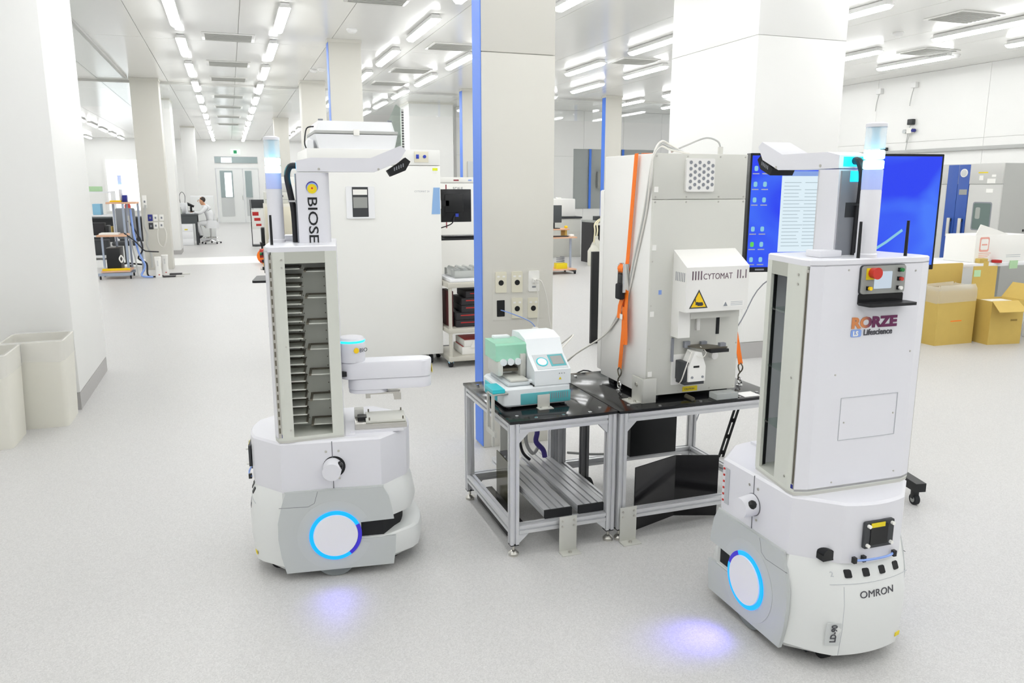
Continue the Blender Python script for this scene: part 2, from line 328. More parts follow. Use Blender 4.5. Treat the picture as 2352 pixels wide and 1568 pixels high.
# ceiling lamps
lamp0 = None; LN = {}
for X in (-8.6, -7.4, -5.2, -4.0, -.48, .72, 2.44, 3.6, 5.77, 6.92, 9.1, 10.45):
    for k in range(-5, 13):
        Y = 7.15+2.36*k
        if Y < -5 or Y > 35.5 or (X > 5.2 and Y > 18): continue
        if X > -3.5 and X < -1 and 6 < Y < 8: continue
        if lamp0 is None:
            lamp0 = thing('ceiling_lamp', 'white tube lamp mounted under the ceiling', 'lamp', group='tube lamps in rows under the ceiling')
            MB().box(-.05, .05, .02, 1.40, -.04, 0, .006).build('housing', 'lampwhite', lamp0); MB().box(-.066, .066, 0, 1.42, -.056, -.04, .004).build('tray', 'lampwhite', lamp0)
            mb = MB(); sec = [(-.06, -.056), (-.056, -.072), (-.03, -.092), (.03, -.092), (.056, -.072), (.06, -.056)]
            mb.loft([[(x*.75, .0, (z+.06)*.6-.06) for x, z in sec]]+[[(x, yy, z) for x, z in sec] for yy in (.03, 1.39)]+[[(x*.75, 1.42, (z+.06)*.6-.06) for x, z in sec]]); mb.build('diffuser', 'tube', lamp0)
            o = lamp0
        else: o = copy_tree(lamp0)
        o.location = (X, Y, CEIL-.002)
        rn = {-8.6: 'the far left bay, outer row', -7.4: 'the far left bay, second row', -5.2: 'the left bay, left row', -4.0: 'the left bay, right row', -.48: 'the left row over the aisle', .72: 'the right row over the aisle', 2.44: 'the first row right of the aisle pillars', 3.6: 'the second row right of the aisle pillars', 5.77: 'the row before the broad white pillar', 6.92: 'the row behind the broad white pillar', 9.1: 'the second row from the right wall', 10.45: 'the row next to the right wall'}[X]
        v = Vector((X, Y+.7, CEIL))-CAM; zc = v.dot(FWD); px = CX+F*v.dot(RGT)/max(zc, .01); py = CY+F*v.dot(DWN)/max(zc, .01)
        if zc < .5 or not (-40 < px < 2392 and -40 < py < 1568): o['label'] = 'white tube lamp outside the picture'
        else:
            LN[X] = LN.get(X, 0)+1; od = ['nearest', 'second', 'third', 'fourth', 'fifth', 'sixth', 'seventh', 'eighth', 'ninth', 'tenth', 'eleventh', 'twelfth', 'thirteenth', 'fourteenth', 'fifteenth'][min(LN[X], 15)-1]
            o['label'] = '%s tube lamp in view in %s' % (od, rn)
# vents
v0 = None
for vi, (x, y) in enumerate(((.13, 11.9), (.13, 14.4), (.13, 16.4), (1.66, 8.95), (3.2, 11.6), (3.14, 14.15), (3.12, 16.0), (8.45, 7.55), (10.1, 9.6), (6.35, 9.6), (6.35, 11.9), (.13, 19.5), (.13, 22), (.13, 25), (.13, 28))):
    if v0 is None:
        v0 = thing('ceiling_vent', 'grey rectangular air vent in the ceiling', 'vent', group='air vents in the ceiling')
        MB().box(-.34, .34, -.28, .28, -.012, 0, .003).build('frame', 'ceiling', v0); mb = MB()
        for k in range(9): mb.box(-.3, .3, -.235+.055*k, -.2+.055*k, -.02, -.012)
        mb.build('grille', 'vent', v0); boxp('backing', 'vent', v0, -.3, .3, -.24, .24, -.0145, -.012); o = v0
    else: o = copy_tree(v0)
    o.location = (x, y, CEIL-.001); o['label'] = 'grey ceiling air vent, '+['nearest over the aisle', 'second over the aisle', 'third over the aisle', 'at the top edge left of the blue corner strip', 'nearest between the lamp rows right of the aisle', 'second between the lamp rows right of the aisle', 'third between the lamp rows right of the aisle', 'upper right before the white wall', 'lower right near the white wall', 'above the strapped incubator', 'small one above the strapped incubator', 'fourth over the aisle', 'fifth over the aisle', 'sixth over the aisle', 'farthest over the aisle'][vi]
# small white detectors under the ceiling
d0 = None
for di, px in enumerate(((808, 66), (738, 157), (2063, 75), (2195, 125), (720, 160))):
    p = fl(*px, CEIL)
    mb = MB().lathe([(.07, 0), (.07, -.02), (.045, -.05), (.0001, -.055)], n=14)
    if d0 is None: d0 = mb.build('smoke_detector', 'lampwhite'); tag(d0, 'small white round detector under the ceiling', 'detector', 'detectors under the ceiling'); o = d0
    else: o = d0.copy(); COL.objects.link(o)
    o.location = (p.x, p.y, CEIL-.001); o['label'] = 'small white ceiling detector '+['before the pillar with blue strip', 'left of the pillar with blue strip', 'at the upper right beside the big vent', 'beside the small right vent', 'left of the far beige pillar'][di]
exec_order = None
# ================================================================== MOBILE ROBOTS  (local: x forward, y left, z up)
def plan(sx, cx, ex, sy, cy, bulge, n=10, side='both'):
    # half outlines of an elongated octagon with bulged ends; returns ring of (x,y)
    def end(s):
        pts = [(s*sx, sy), (s*cx, cy)]
        for i in range(1, n): tt = i/n; y = cy*(1-2*tt); pts.append((s*(ex+bulge*(1-(2*tt-1)**2)), y))
        pts += [(s*cx, -cy), (s*sx, -sy)]
        return pts
    a, b = end(1), end(-1)
    return a, b
def rear_x(y, z):
    P = [(.045, -.015), (.06, .012), (.16, .022), (.25, .022), (.345, .008), (.384, -.012)]
    d = P[-1][1]
    for (a, u), (b, v) in zip(P[:-1], P[1:]):
        if a <= z <= b: d = u+(v-u)*(z-a)/(b-a)
    return -(.30+d+.03*(1-min(1, abs(y)/.165)**2))
def bend(o, h=.001):
    for v in o.data.vertices: v.co.x += rear_x(v.co.y, v.co.z)-h
    return o
def mobile_robot(loc, heading, label, lit, rack, logo):
    T = thing('mobile_robot', label, 'robot', (loc[0], loc[1], 0), R(heading))
    def ring(dx, dy, z, part):
        f, r = plan(.20, .285+dx, .30+dx, .243+dy, .165+dy, .03)
        if part == 'rear': return [(x, y, z) for x, y in [(.106, r[0][1])]+r+[(.106, r[-1][1])]]
        return [(x, y, z) for x, y in [(.106, f[0][1])]+f+[(.106, f[-1][1])]]
    # --- base
    prof = [(-.015, -.012, .045), (.012, -.002, .06), (.022, .002, .16), (.022, .002, .25), (.008, -.002, .345), (-.012, -.008, .384)]
    sh = MB().loft([ring(*q, 'rear') for q in prof]).build('rear_shell', 'rbase', T, 25)
    MB().loft([ring(*q, 'front') for q in ((.012, .002, .24), (.022, .002, .27), (.008, -.002, .345), (-.012, -.008, .384))]).build('front_shell', 'rbase', T, 25)
    MB().loft([ring(*q, 'front') for q in ((.01, -.012, .045), (.04, .004, .065), (.05, .006, .125), (.042, .004, .158), (.026, .002, .165))]).build('front_bumper', 'rbase', T, 25)
    MB().loft([ring(-.035, -.012, z, 'front') for z in (.15, .25)]).build('laser_slit', 'blackmatte', T)
    boxp('chassis', 'rubber', T, -.24, .24, -.17, .17, .03, .06)
    for s in (-1, 1):
        P = [(-.185, .386), (-.205, .33), (-.222, .26), (-.224, .19), (-.215, .11), (-.198, .038), (.238, .038), (.246, .1), (.25, .163), (.108, .163), (.108, .236), (.244, .24), (.238, .28), (.225, .34), (.2, .386)]
        pan = MB().prism(P, s*.238, s*.252, 'y').build('side_panel', 'rgray', T)
        hp = [( .0+.15*math.cos(a), .19+.15*math.sin(a)) for a in [2*math.pi*i/40 for i in range(40)]]
        hp = [(x, max(z, .045)) for x, z in hp if not (x > .105 and .155 < z < .24)]+[(.107, .155), (.107, .24)]
        MB().prism(hp, s*.251, s*.2535, 'y').build('raised_circle', 'rcircle', pan)
        if s < 0: arcs = [(25, 305, 'ringled'), (305, 385, 'ringoff')]
        else: arcs = [(-35, 75, 'ringled'), (165, 325, 'ringled'), (75, 118, 'ringled'), (118, 165, 'ringoff')]
        for a0, a1, mm in arcs:
            MB().annulus((0.004, s*.2525, .19), .091, .106, R(a0), R(a1), .006, (0, s, 0), 36).build('light_ring' if mm == 'ringled' else 'ring_gap', mm, pan)
        MB().cyl((.004, s*.25, .19), (.004, s*.262, .19), .0915, .089, 48).build('disc', 'lightdisc', pan)
        # access flap joint lines
        flap = [(-.215, .325), (-.10, .322), (-.075, .335), (-.06, .384)]
        MB().tube([(x, s*.2515, z) for x, z in flap], .0012, 4).build('flap_joint', 'seam', pan)
        MB().cyl((-.0, s*.19, .085), (-.0, s*.235, .085), .085, n=28).build('drive_wheel', 'wheelgray', T)
        for xx in (-.24, .24): 
            c = MB().cyl((xx, s*.1-.015, .03), (xx, s*.1+.015, .03), .03, n=16); c.box(xx-.015, xx+.015, s*.1-.02, s*.1+.02, .045, .08); c.build('castor', 'rubber', T)
        # white rim between the side panel and the deck
        boxp('rim', 'rgray2', T, -.19, .205, s*.243-.004, s*.243+.004, .382, .39)
    # rear face details of the base
    for yy in (.10, .035, -.03, -.095):
        bend(MB().prism([(yy+u, .352+v) for u, v in rrect(-.012, .012, -.012, .012, .004, 2)], -.003, .002, 'x').build('sonar_sensor', 'black', T), 0)
    bend(text('lettering', 'OMRON', 'text', T, .034, TM((0, .062, .268), (0, -1, 0), (0, 0, 1)), sx=1.1))
    lp = bend(MB().prism(rrect(.118, .165, .10, .185, .004, 2), -.001, .002, 'x').build('rating_label', 'rgray2', T), .0005)
    bend(text('lettering', 'LD-90', 'text', lp, .026, TM((0, .133, .113), (0, 0, 1), (0, 1, 0)), bold=.0005), .0025)
    bend(MB().box(-.001, .002, -.145, -.12, .085, .1).build('caution_label', 'yellow', T))
    bend(text('lettering', '2', 'textlight', T, .022, TM((0, .158, .345), (0, -1, 0), (0, 0, 1))))
    bend(MB().tube([(0, yy*.01, .318) for yy in range(-16, 17)], .001, 4).build('seam_line', 'textlight', T), 0)
    for ys in (.115,): bend(MB().tube([(0, ys, .06+.01*k) for k in range(26)], .0009, 4).build('seam_line', 'textlight', T), 0)
    # --- deck body
    def dring(z, i):
        f, r = plan(.2-i, .285-i, .30-i, .243-i, .15-i*.4, .035)
        return [(x, y, z) for x, y in f]+[(x, y, z) for x, y in r[::-1]]
    dk = MB().loft([dring(.384, .004), dring(.40, .002), dring(.586, .002), dring(.594, .01)]).build('deck_body', 'rwhite', T, 20)
    for s in (-1, 1):
        boxp('seam', 'seam', dk, .003, .006, s*.2415-.001, s*.2415+.001, .52, .59); boxp('seam', 'seam', dk, .003, .006, s*.2415-.001, s*.2415+.001, .388, .435)
        for a, b in ((-.02, .432), (.03, .432), (-.02, .548), (.03, .548)): MB().cyl((a, s*.24, b), (a, s*.2435, b), .005, n=8).build('screw', 'steel', dk)
        # side scanner in a round recess, hooded, open to one side
        MB().cyl((.010 if s < 0 else .002, s*.2405, .482), (.010 if s < 0 else .002, s*.2425, .482), .045 if s < 0 else .041, n=28).build('scanner_recess', 'blackmatte' if s < 0 else 'seam', dk)
        MB().cyl((.004 - s*(-.0), s*.24, .482), (.0, s*.30, .478), .039, .036, 28).build('scanner_hood', 'rwhite', dk)
        MB().sphere((.004-s*.029, s*.268, .494), .02, 12, sc=(.7, 1, .9)).build('scanner_lens', 'blackgloss', dk)
    # rear hatch window, scanner, hose
    hp = MB().prism(rrect(-.055, .062, .441, .533, .006, 3), -.342, -.332, 'x').build('rear_window', 'labeldark', dk)
    MB().prism(rrect(-.03, .04, .452, .52, .004, 3), -.3445, -.342, 'x').build('dark_glass', 'blackgloss', hp); MB().box(-.346, -.3435, -.015, .04, .513, .528).build('yellow_label', 'yellow', hp)
    for yy, zz in ((-.045, .453), (.05, .453), (-.045, .52), (.05, .52)): MB().cyl((-.352, yy, zz), (-.34, yy, zz), .006, n=10).build('standoff', 'paper', hp)
    hf = [(.155+.022*math.cos(R(a)), .41+.022*math.sin(R(a))) for a in range(0, 181, 15)]+[(.133, .392), (.177, .392)]
    MB().prism(hf, -.294, -.26, 'x').build('emitter_port', 'blackgloss', dk)
    MB().tube([(-.333, .09, .402), (-.345, .06, .404), (-.35, 0, .405), (-.344, -.05, .405), (-.333, -.075, .408)], .004, 6, smooth=4).build('air_hose', 'cableblue', dk)
    for yy in (.092, .055, -.07): boxp('hose_fitting', 'black', dk, -.345, -.332, yy-.006, yy+.006, .396, .416)
    # warning labels on the front left of the deck
    for i in range(6): boxp('warning_dot', 'red', dk, .183, .191, .2415, .2445, .425+.025*i, .432+.025*i)
    boxp('warning_text', 'textlight', dk, .152, .178, .2415, .2435, .42, .56)
    # --- tower
    Z0, Z1 = .604, 1.376
    TP = [(.055, .205), (-.165, .242), (-.2, .238), (-.216, .195), (-.217, .0), (-.216, -.195), (-.2, -.238), (-.165, -.242), (.055, -.205)]
    ins = lambda d: [(x*(1-d*4)+(-.09)*(d*4), y*(1-d*4)) for x, y in TP]
    tw = MB().prism(ins(.002), Z0-.01, Z0, 'z'); tw.build('foot_plate', 'steelmat', T)
    MB().loft([[(x, y, z) for x, y in q] for q, z in ((TP, Z0), (TP, Z0+.012))]).build('bottom_plate', 'racklight', T)
    top = MB().loft([[(x, y, z) for x, y in q] for q, z in ((TP, Z1-.022), (TP, Z1-.004), (ins(.006), Z1))]).build('top_plate', 'rwhite', T)
    za, zb = Z0+.012, Z1-.022
    rp = [(-.2, .238), (-.216, .195), (-.217, 0), (-.216, -.195), (-.2, -.238)]
    rear = MB().prism(rp+[(x+.008, y*.97) for x, y in rp[::-1]], za-.008, zb+.004, 'z').build('rear_panel', 'rwhite', T, 20)
    boxp('front_panel', 'rwhite', T, .047, .055, -.2, .2, za, zb)
    for s in (-1, 1):
        d = Vector((.22, s*-.037, 0)).normalized(); nrm = Vector((-d.y, d.x, 0))*s            # along the side, outward
        o0 = Vector((-.165, s*.242, 0))
        def sp(u, w_, z=0): q = o0+d*u-nrm*w_; return (q.x, q.y, z)
        Ls = .2231; pw = .026 if rack else .085; fw = .045 if rack else .03
        rpst = [sp(pw, 0), sp(.012, 0), sp(.0, .0), (-.18, s*.242, 0), (-.188, s*.238, 0), (-.19, s*.225, 0), sp(.0, .03), sp(pw, .012)]
        MB().loft([[(x, y, z) for x, y, _ in rpst] for z in (za, zb)]).build('rear_post', 'racklight', T)
        fpst = [sp(Ls, 0), sp(Ls-fw, 0), sp(Ls-fw, .01), sp(Ls, .03)]
        MB().loft([[(x, y, z) for x, y, _ in fpst] for z in (za, zb)]).build('front_post', 'racklight', T)
        hd = [sp(pw-.002, .001), sp(Ls-fw+.002, .001), sp(Ls-fw+.002, .008), sp(pw-.002, .008)]
        MB().loft([[(x, y, z) for x, y, _ in hd] for z in (zb-.045, zb)]).build('header', 'racksteel', T)
        # perforated strip between rear post and rear panel
        st = boxp('guide_strip', 'steel', T, -.1985, -.187, s*.2385-.003, s*.2385+.001, za, zb-.01)
        if rack:
            mb = MB()
            for k in range(21): mb.box(-.196, -.19, s*.2385-.0035, s*.2385+.002*s+.0015, za+.02+k*.0345, za+.042+k*.0345)
            tag(mb.build('slots', 'rackedge', st), kind='stuff')
        else: boxp('groove', 'rackedge', st, -.196, -.1935, s*.2385-.004, s*.2385+.0035, za+.02, zb-.02)
        boxp('catch', 'navy', T, -.196, -.185, s*.236-.004, s*.236+.004, za, za+.014)
        # screws on the posts
        for zz in (zb-.03, zb-.06, (za+zb)/2, za+.03):
            q = sp(.014, -.001); MB().cyl((q[0], q[1], zz), (q[0]+nrm.x*.002, q[1]+nrm.y*.002, zz), .004, n=8).build('screw', 'steel', T)
        # inner partition
        boxp('partition', 'racklight' if rack else 'partgray', T, -.19, .046, s*.067-.003, s*.067+.003, za, zb)
        boxp('inner_rail', 'blackmatte', T, .036, .0465, min(s*.176, s*.189), max(s*.176, s*.189), za, zb)
        mb = MB()
        for k in range(19):
            for xx, rr in ((-.105, .0035), (-.085, .0022), (.0, .0025), (.012, .0025)): mb.cyl((xx, s*.0695, za+.03+k*.037), (xx, s*.0715, za+.03+k*.037), rr, n=6)
        tag(mb.build('holes', 'rackedge', T), kind='stuff')
        if rack:
            src = None
            for k in range(19):
                z = za+.04+k*.0348
                if src is None:
                    mb = MB().box(-.165, -.086, min(s*.072, s*.078), max(s*.072, s*.078), 0, .006).box(-.094, -.086, min(s*.072, s*.185), max(s*.072, s*.185), 0, .006).box(-.165, -.088, min(s*.18, s*.186), max(s*.18, s*.186), 0, .004, mi=1).box(-.165, -.09, min(s*.073, s*.185), max(s*.073, s*.185), -.001, .0005, mi=1)
                    src = mb.build('shelf_bracket', ['rackedge', 'racklight'], T); src.location = (0, 0, z)
                else: inst(src, T, Matrix.Translation((0, 0, z)))
            src = None
            for k in range(7):
                z = za+.028+k*.1044
                if src is None:
                    mb = MB().box(-.072, .03, min(s*.072, s*.078), max(s*.072, s*.078), 0, .007).box(-.074, -.064, min(s*.072, s*.185), max(s*.072, s*.185), 0, .007).box(.024, .032, min(s*.072, s*.165), max(s*.072, s*.165), 0, .007).box(-.07, .028, min(s*.17, s*.176), max(s*.17, s*.176), 0, .004, mi=1).box(-.072, .03, min(s*.073, s*.17), max(s*.073, s*.17), -.001, .0005, mi=1)
                    src = mb.build('wide_bracket', ['rackedge', 'racklight'], T); src.location = (0, 0, z)
                else: inst(src, T, Matrix.Translation((0, 0, z)))
        else:
            for k in range(3):
                z = za+.17+k*.2
                MB().loft([[sp(.02, .006, z), sp(Ls-.03, .006, z), (.03, s*.072, z), (-.17, s*.072, z)], [sp(.02, .006, z+.006), sp(Ls-.03, .006, z+.006), (.03, s*.072, z+.006), (-.17, s*.072, z+.006)]]).build('clear_shelf', 'clear', T)
    # operator panel on the rear of the tower
    before = set(T.children)
    hm = MB().prism(rrect(-.089, .086, 1.262, 1.352, .01), -0.2495, -0.2365, 'x').build('operator_panel', 'hmi', T)
    MB().prism(rrect(-.091, .088, 1.26, 1.354, .011), -0.2455, -0.2355, 'x').build('panel_rim', 'labeldark', hm)
    MB().prism(rrect(-.033, .036, 1.278, 1.333, .002, 2), -0.2515, -0.2495, 'x').build('touch_screen', 'hmiscreen', hm)
    boxp('estop_plate', 'yellow', hm, -0.252, -0.2495, .038, .07, 1.308, 1.345); MB().cyl((-0.2495, .048, 1.33), (-0.2755, .048, 1.33), .016, .019, 20).build('estop_button', 'red', hm)
    for yy, zz, mm in ((-.062, 1.337, 'green'), (-.062, 1.308, 'red'), (-.062, 1.279, 'paper'), (.06, 1.281, 'amber')):
        MB().cyl((-0.2495, yy, zz), (-0.2575, yy, zz), .009, n=4).build('button_base', 'black', hm); MB().cyl((-0.2555, yy, zz), (-0.2655, yy, zz), .0062, n=12).build('push_button', mm, hm)
    rc = MB().prism(rrect(-.09, .087, 1.226, 1.262, .006), -0.2455, -0.235, 'x').build('tray_recess', 'blackgloss', T)
    MB().prism(rrect(-0.2975, -0.2375, -.105, .088, .012), 1.226, 1.235, 'z').build('tray_ledge', 'black', rc)
    # lettering of the rear panel
    text('lettering', 'RORZE', 'rorze', T, .047, TM((-0.241, .104, 1.152), (0, -1, 0), (0, 0, 1)), bold=.0025, sx=1.23)
    lg = MB().prism(rrect(.062, .103, 1.122, 1.146, .006), -0.242, -0.24, 'x').build('logo_badge', 'cableblue', T)
    text('lettering', 'LS', 'paper', lg, .022, TM((-0.2425, .096, 1.126), (0, -1, 0), (0, 0, 1)), bold=.001)
    text('lettering', 'Lifescience', 'text', T, .0275, TM((-0.241, .053, 1.126), (0, -1, 0), (0, 0, 1)), bold=.0006, sx=.98)
    mb = MB(); A = [(-.115, .775), (.118, .775), (.118, .92), (-.115, .92)]
    for (a, b), (c, d_) in zip(A, A[1:]+A[:1]): mb.tube([(-0.24, a, b), (-0.24, c, d_)], .0011, 4)
    mb.build('hatch_outline', 'textlight', T)
    for yy, zz in ((.10, .835), (-.103, .85), (.15, 1.0), (-.15, 1.06), (.13, 1.34), (.13, .63), (-.13, .64), (-.14, 1.33)): MB().cyl((-0.237, yy, zz), (-0.241, yy, zz), .003, n=8).build('panel_screw', 'steel', T)
    for o in set(T.children)-before:
        for q in [o]+list(o.children): q.data.transform(Matrix.Translation((.0225, -.028, 0)))
    # --- on the roof: stack light, antennas, small box
    sl = thing_part('signal_tower', T)
    px, py = -.182, .01
    MB().lathe([(.034, Z1), (.034, Z1+.01), (.031, Z1+.014), (.031, 1.585), (.03, 1.59)], (px, py, 0), 28).build('pole', 'rwhite', T)
    MB().lathe([(.031, 1.59), (.031, 1.652)], (px, py, 0), 28).build('lens_lower', 'lensblue', T)
    for k in range(2): MB().lathe([(.027, 1.653+.031*k), (.031, 1.656+.031*k), (.031, 1.678+.031*k), (.027, 1.681+.031*k)], (px, py, 0), 28).build('lit_lens', 'lenslit', T)
    MB().lathe([(.031, 1.716), (.031, 1.782)], (px, py, 0), 28).build('lens_upper', 'lens', T)
    MB().lathe([(.012, 1.712), (.014, 1.74), (.011, 1.76), (.014, 1.78)], (px, py, 0), 12).build('lens_core', 'lenscore', T)
    MB().lathe([(.032, 1.782), (.032, 1.792), (.02, 1.797)], (px, py, 0), 28).build('cap', 'rwhite', T)
    for ax, ay in ((-.205, .06), (-.19, -.145)): MB().cyl((ax, ay, Z1), (ax, ay, Z1+.115), .0055, .0045, 10).build('antenna', 'black', T)
    MB().box(-.16, -.09, .085, .17, Z1, Z1+.022, .003).build('junction_box', 'rwhite', T)
    # --- robot column with camera boom
    cs = [(-.09, .06), (.0, .06), (.022, .05), (.034, .025), (.036, 0), (.034, -.025), (.022, -.05), (.0, -.06), (-.09, -.06)]
    MB().loft([[(x, y, z) for x, y in cs] for z in (.594, 1.655)]).build('column', 'rwhite', T, 40)
    bp = boxp('column_back', 'labelgray', T, -.096, -.0895, -.053, .053, Z1, 1.65); boxp('rating_plate', 'labeldark', bp, -.0975, -.096, -.042, .03, 1.5, 1.548)
    boxp('status_glow', 'ledglow', bp, -.0975, -.096, -.03, .02, 1.615, 1.65)
    if not rack: pass
    bm_ = MB()
    for sgn in (1,):
        side = [(-.088, 1.658), (.222, 1.658), (.318, 1.697), (.348, 1.745), (.326, 1.762), (.205, 1.712), (-.03, 1.712), (-.088, 1.70)]
        bm_.prism(side, -.062, .062, 'y')
    boom = bm_.build('camera_boom', 'rwhite', T)
    boxp('glow_strip', 'ledglow', boom, -.0895, -.0878, -.045, .045, 1.664, 1.695)
    ch = MB().prism([(.27, 1.664), (.285, 1.640), (.345, 1.664), (.366, 1.70), (.345, 1.716), (.318, 1.695)], -.05, .05, 'y').build('camera_head', 'blackmatte', boom)
    mb = MB()
    for k in range(5): mb.box(.298+.009*k, .302+.009*k, -.051, .051, 1.662+.004*k, 1.676+.004*k)
    tag(mb.build('camera_vents', 'labelgray', ch), kind='stuff')
    for xx in (.0, .235): MB().cyl((xx, -.064, 1.668), (xx, .064, 1.668), .005, n=8).build('boom_screw', 'steel', boom)
    MB().tube([(-.085, .0, 1.682), (-.115, .005, 1.678), (-.128, .0, 1.64), (-.118, -.01, 1.57), (-.108, -.014, 1.5), (-.106, -.014, Z1)], .0125, 10, smooth=5).build('cable_hose', 'cableblack', T)
    boxp('hose_clip', 'chrome', T, -.128, -.095, -.025, .0, 1.538, 1.545)
    if logo:
        lgd = MB().cyl((-.03, -.0605, 1.597), (-.03, -.062, 1.597), .0235, n=32).build('logo_disc', 'purple', T)
        for r_, zz, mm in ((.0215, 1.594, 'cableblue'), (.019, 1.591, 'yellow'), (.009, 1.592, 'amber'), (.004, 1.593, 'red')):
            k = {.0215: .0622, .019: .0625, .009: .0628, .004: .0631}[r_]; MB().cyl((-.03, -.0615, zz), (-.03, -k, zz), r_, n=24).build('logo_ring', mm, lgd)
        text('lettering', 'BIOSERO', 'black', T, .053, TM((-.049, -.0612, 1.562), (0, 0, -1), (1, 0, 0)), bold=.0003, sx=1.42, track=.95)
    # --- arm
    def stadium(x0, x1, y, r, z0, z1, n=10, tp=0.):
        pts = [(x1+r*math.cos(R(a)), y+r*math.sin(R(a))) for a in [-90+180*i/n for i in range(n+1)]]+[(x0+r*math.cos(R(a)), y+r*math.sin(R(a))) for a in [90+180*i/n for i in range(n+1)]]
        c = ((x0+x1)/2, y)
        return MB().loft([[(x, yy, z0) for x, yy in pts], [(x, yy, z1-.006) for x, yy in pts], [(c[0]+(x-c[0])*.985, c[1]+(yy-c[1])*.93, z1) for x, yy in pts]])
    before = set(T.children)
    boxp('arm_carriage', 'rwhite', T, .03, .06, -.04, .04, .86, .96)
    sh_ = MB().lathe([(.056, .872), (.058, .88), (.058, .965), (.05, .975)], (.098, -.02, 0), 32).build('shoulder', 'rwhite', T)
    MB().lathe([(.0582, .955), (.0592, .957), (.0592, .962), (.0582, .964)], (.098, -.02, 0), 32).build('shoulder_light', 'ledglow', sh_)
    MB().cyl((.118, -.0755, .925), (.119, -.0775, .925), .012, n=16).build('logo_disc', 'amber', sh_)
    text('lettering', 'BIO', 'text', sh_, .024, TM((.131, -.0755, .917), (.86, .5, 0), (0, 0, 1)))
    up = stadium(.098, .385, -.02, .052, .80, .872).build('upper_link', 'rwhite', T)
    tri = MB().prism([(-.02, .81), (.02, .81), (0, .845)], .437, .4385, 'x').build('warning_triangle', 'yellow', up); tri.location = (.0, -.03, 0); tri.rotation_euler = (0, 0, 0)
    lo = stadium(.13, .385, -.02, .05, .752, .798).build('lower_link', 'rwhite', T)
    stadium(.13, .2, -.02, .048, .735, .751).build('wrist', 'rwhite', T)
    gr = MB().box(.15, .29, -.06, .02, .728, .735).box(.15, .17, -.07, .03, .715, .735).box(.27, .3, -.06, -.03, .70, .728).box(.27, .3, .0, .02, .70, .728); gr.build('gripper', 'steel', T)
    boxp('connector', 'black', T, .055, .075, -.075, -.055, .815, .835)
    if not rack:      # arm swung to the robot's right, behind the tower
        Q = Matrix.Translation((.098, -.02, 0)) @ Matrix.Rotation(R(-82), 4, 'Z') @ Matrix.Translation((-.098, .02, 0))
        for o in set(T.children)-before:
            if o.name.split('.')[0] in ('upper_link', 'lower_link', 'wrist', 'gripper', 'connector'):
                for q in [o]+list(o.children): q.data.transform(Q)
    # --- plate nest on the deck
    nb = MB().box(.08, .3, -.17, .05, .594, .604).build('nest_base', 'rwhite', T)
    ne = MB().box(.10, .315, -.155, .005, .604, .626, .002).build('plate_nest', 'steel', T)
    MB().box(.145, .312, -.145, -.005, .626, .638, .003).build('nest_plate', 'cyt', ne); MB().box(.10, .14, -.05, .0, .626, .66, .003).build('nest_clamp', 'steelmat', ne); MB().box(.112, .15, -.1, -.055, .626, .642).build('nest_latch', 'black', ne)
    for xx, yy in ((.16, -.14), (.3, -.14), (.3, -.01), (.16, -.01)): MB().cyl((xx, yy, .638), (xx, yy, .65), .003, n=8).build('nest_pin', 'rackedge', ne)
    boxp('tool_plate', 'rwhite', T, .06, .1, -.2, .12, .594, .599)
    return T
def thing_part(name, T): return None
mobile_robot((.352, 3.325), -7.5, 'white mobile robot with rack of many shelf brackets and arm reaching right', 0, True, True)
mobile_robot((1.939, 2.182), 89., 'white mobile robot in the right foreground showing its operator panel and back', 0, False, False)
# the blue light the wheel rings throw on the floor
for (x, y, hd, s, e) in ((.352, 3.325, -7.5, -1, .12), (1.939, 2.182, 89., 1, .4)):
    l = bpy.data.lights.new('ring_lamp', 'AREA'); l.shape = 'DISK'; l.size = .12; l.energy = e; l.color = (.2, .16, 1.); l.spread = R(60)
    o = bpy.data.objects.new('ring_lamp', l); COL.objects.link(o); c, sn = math.cos(R(hd)), math.sin(R(hd)); ny = (-sn*s, c*s)
    o.location = (x+ny[0]*.275, y+ny[1]*.275, .19); o.rotation_euler = Vector((ny[0], ny[1], -1.25)).to_track_quat('-Z', 'Y').to_euler()
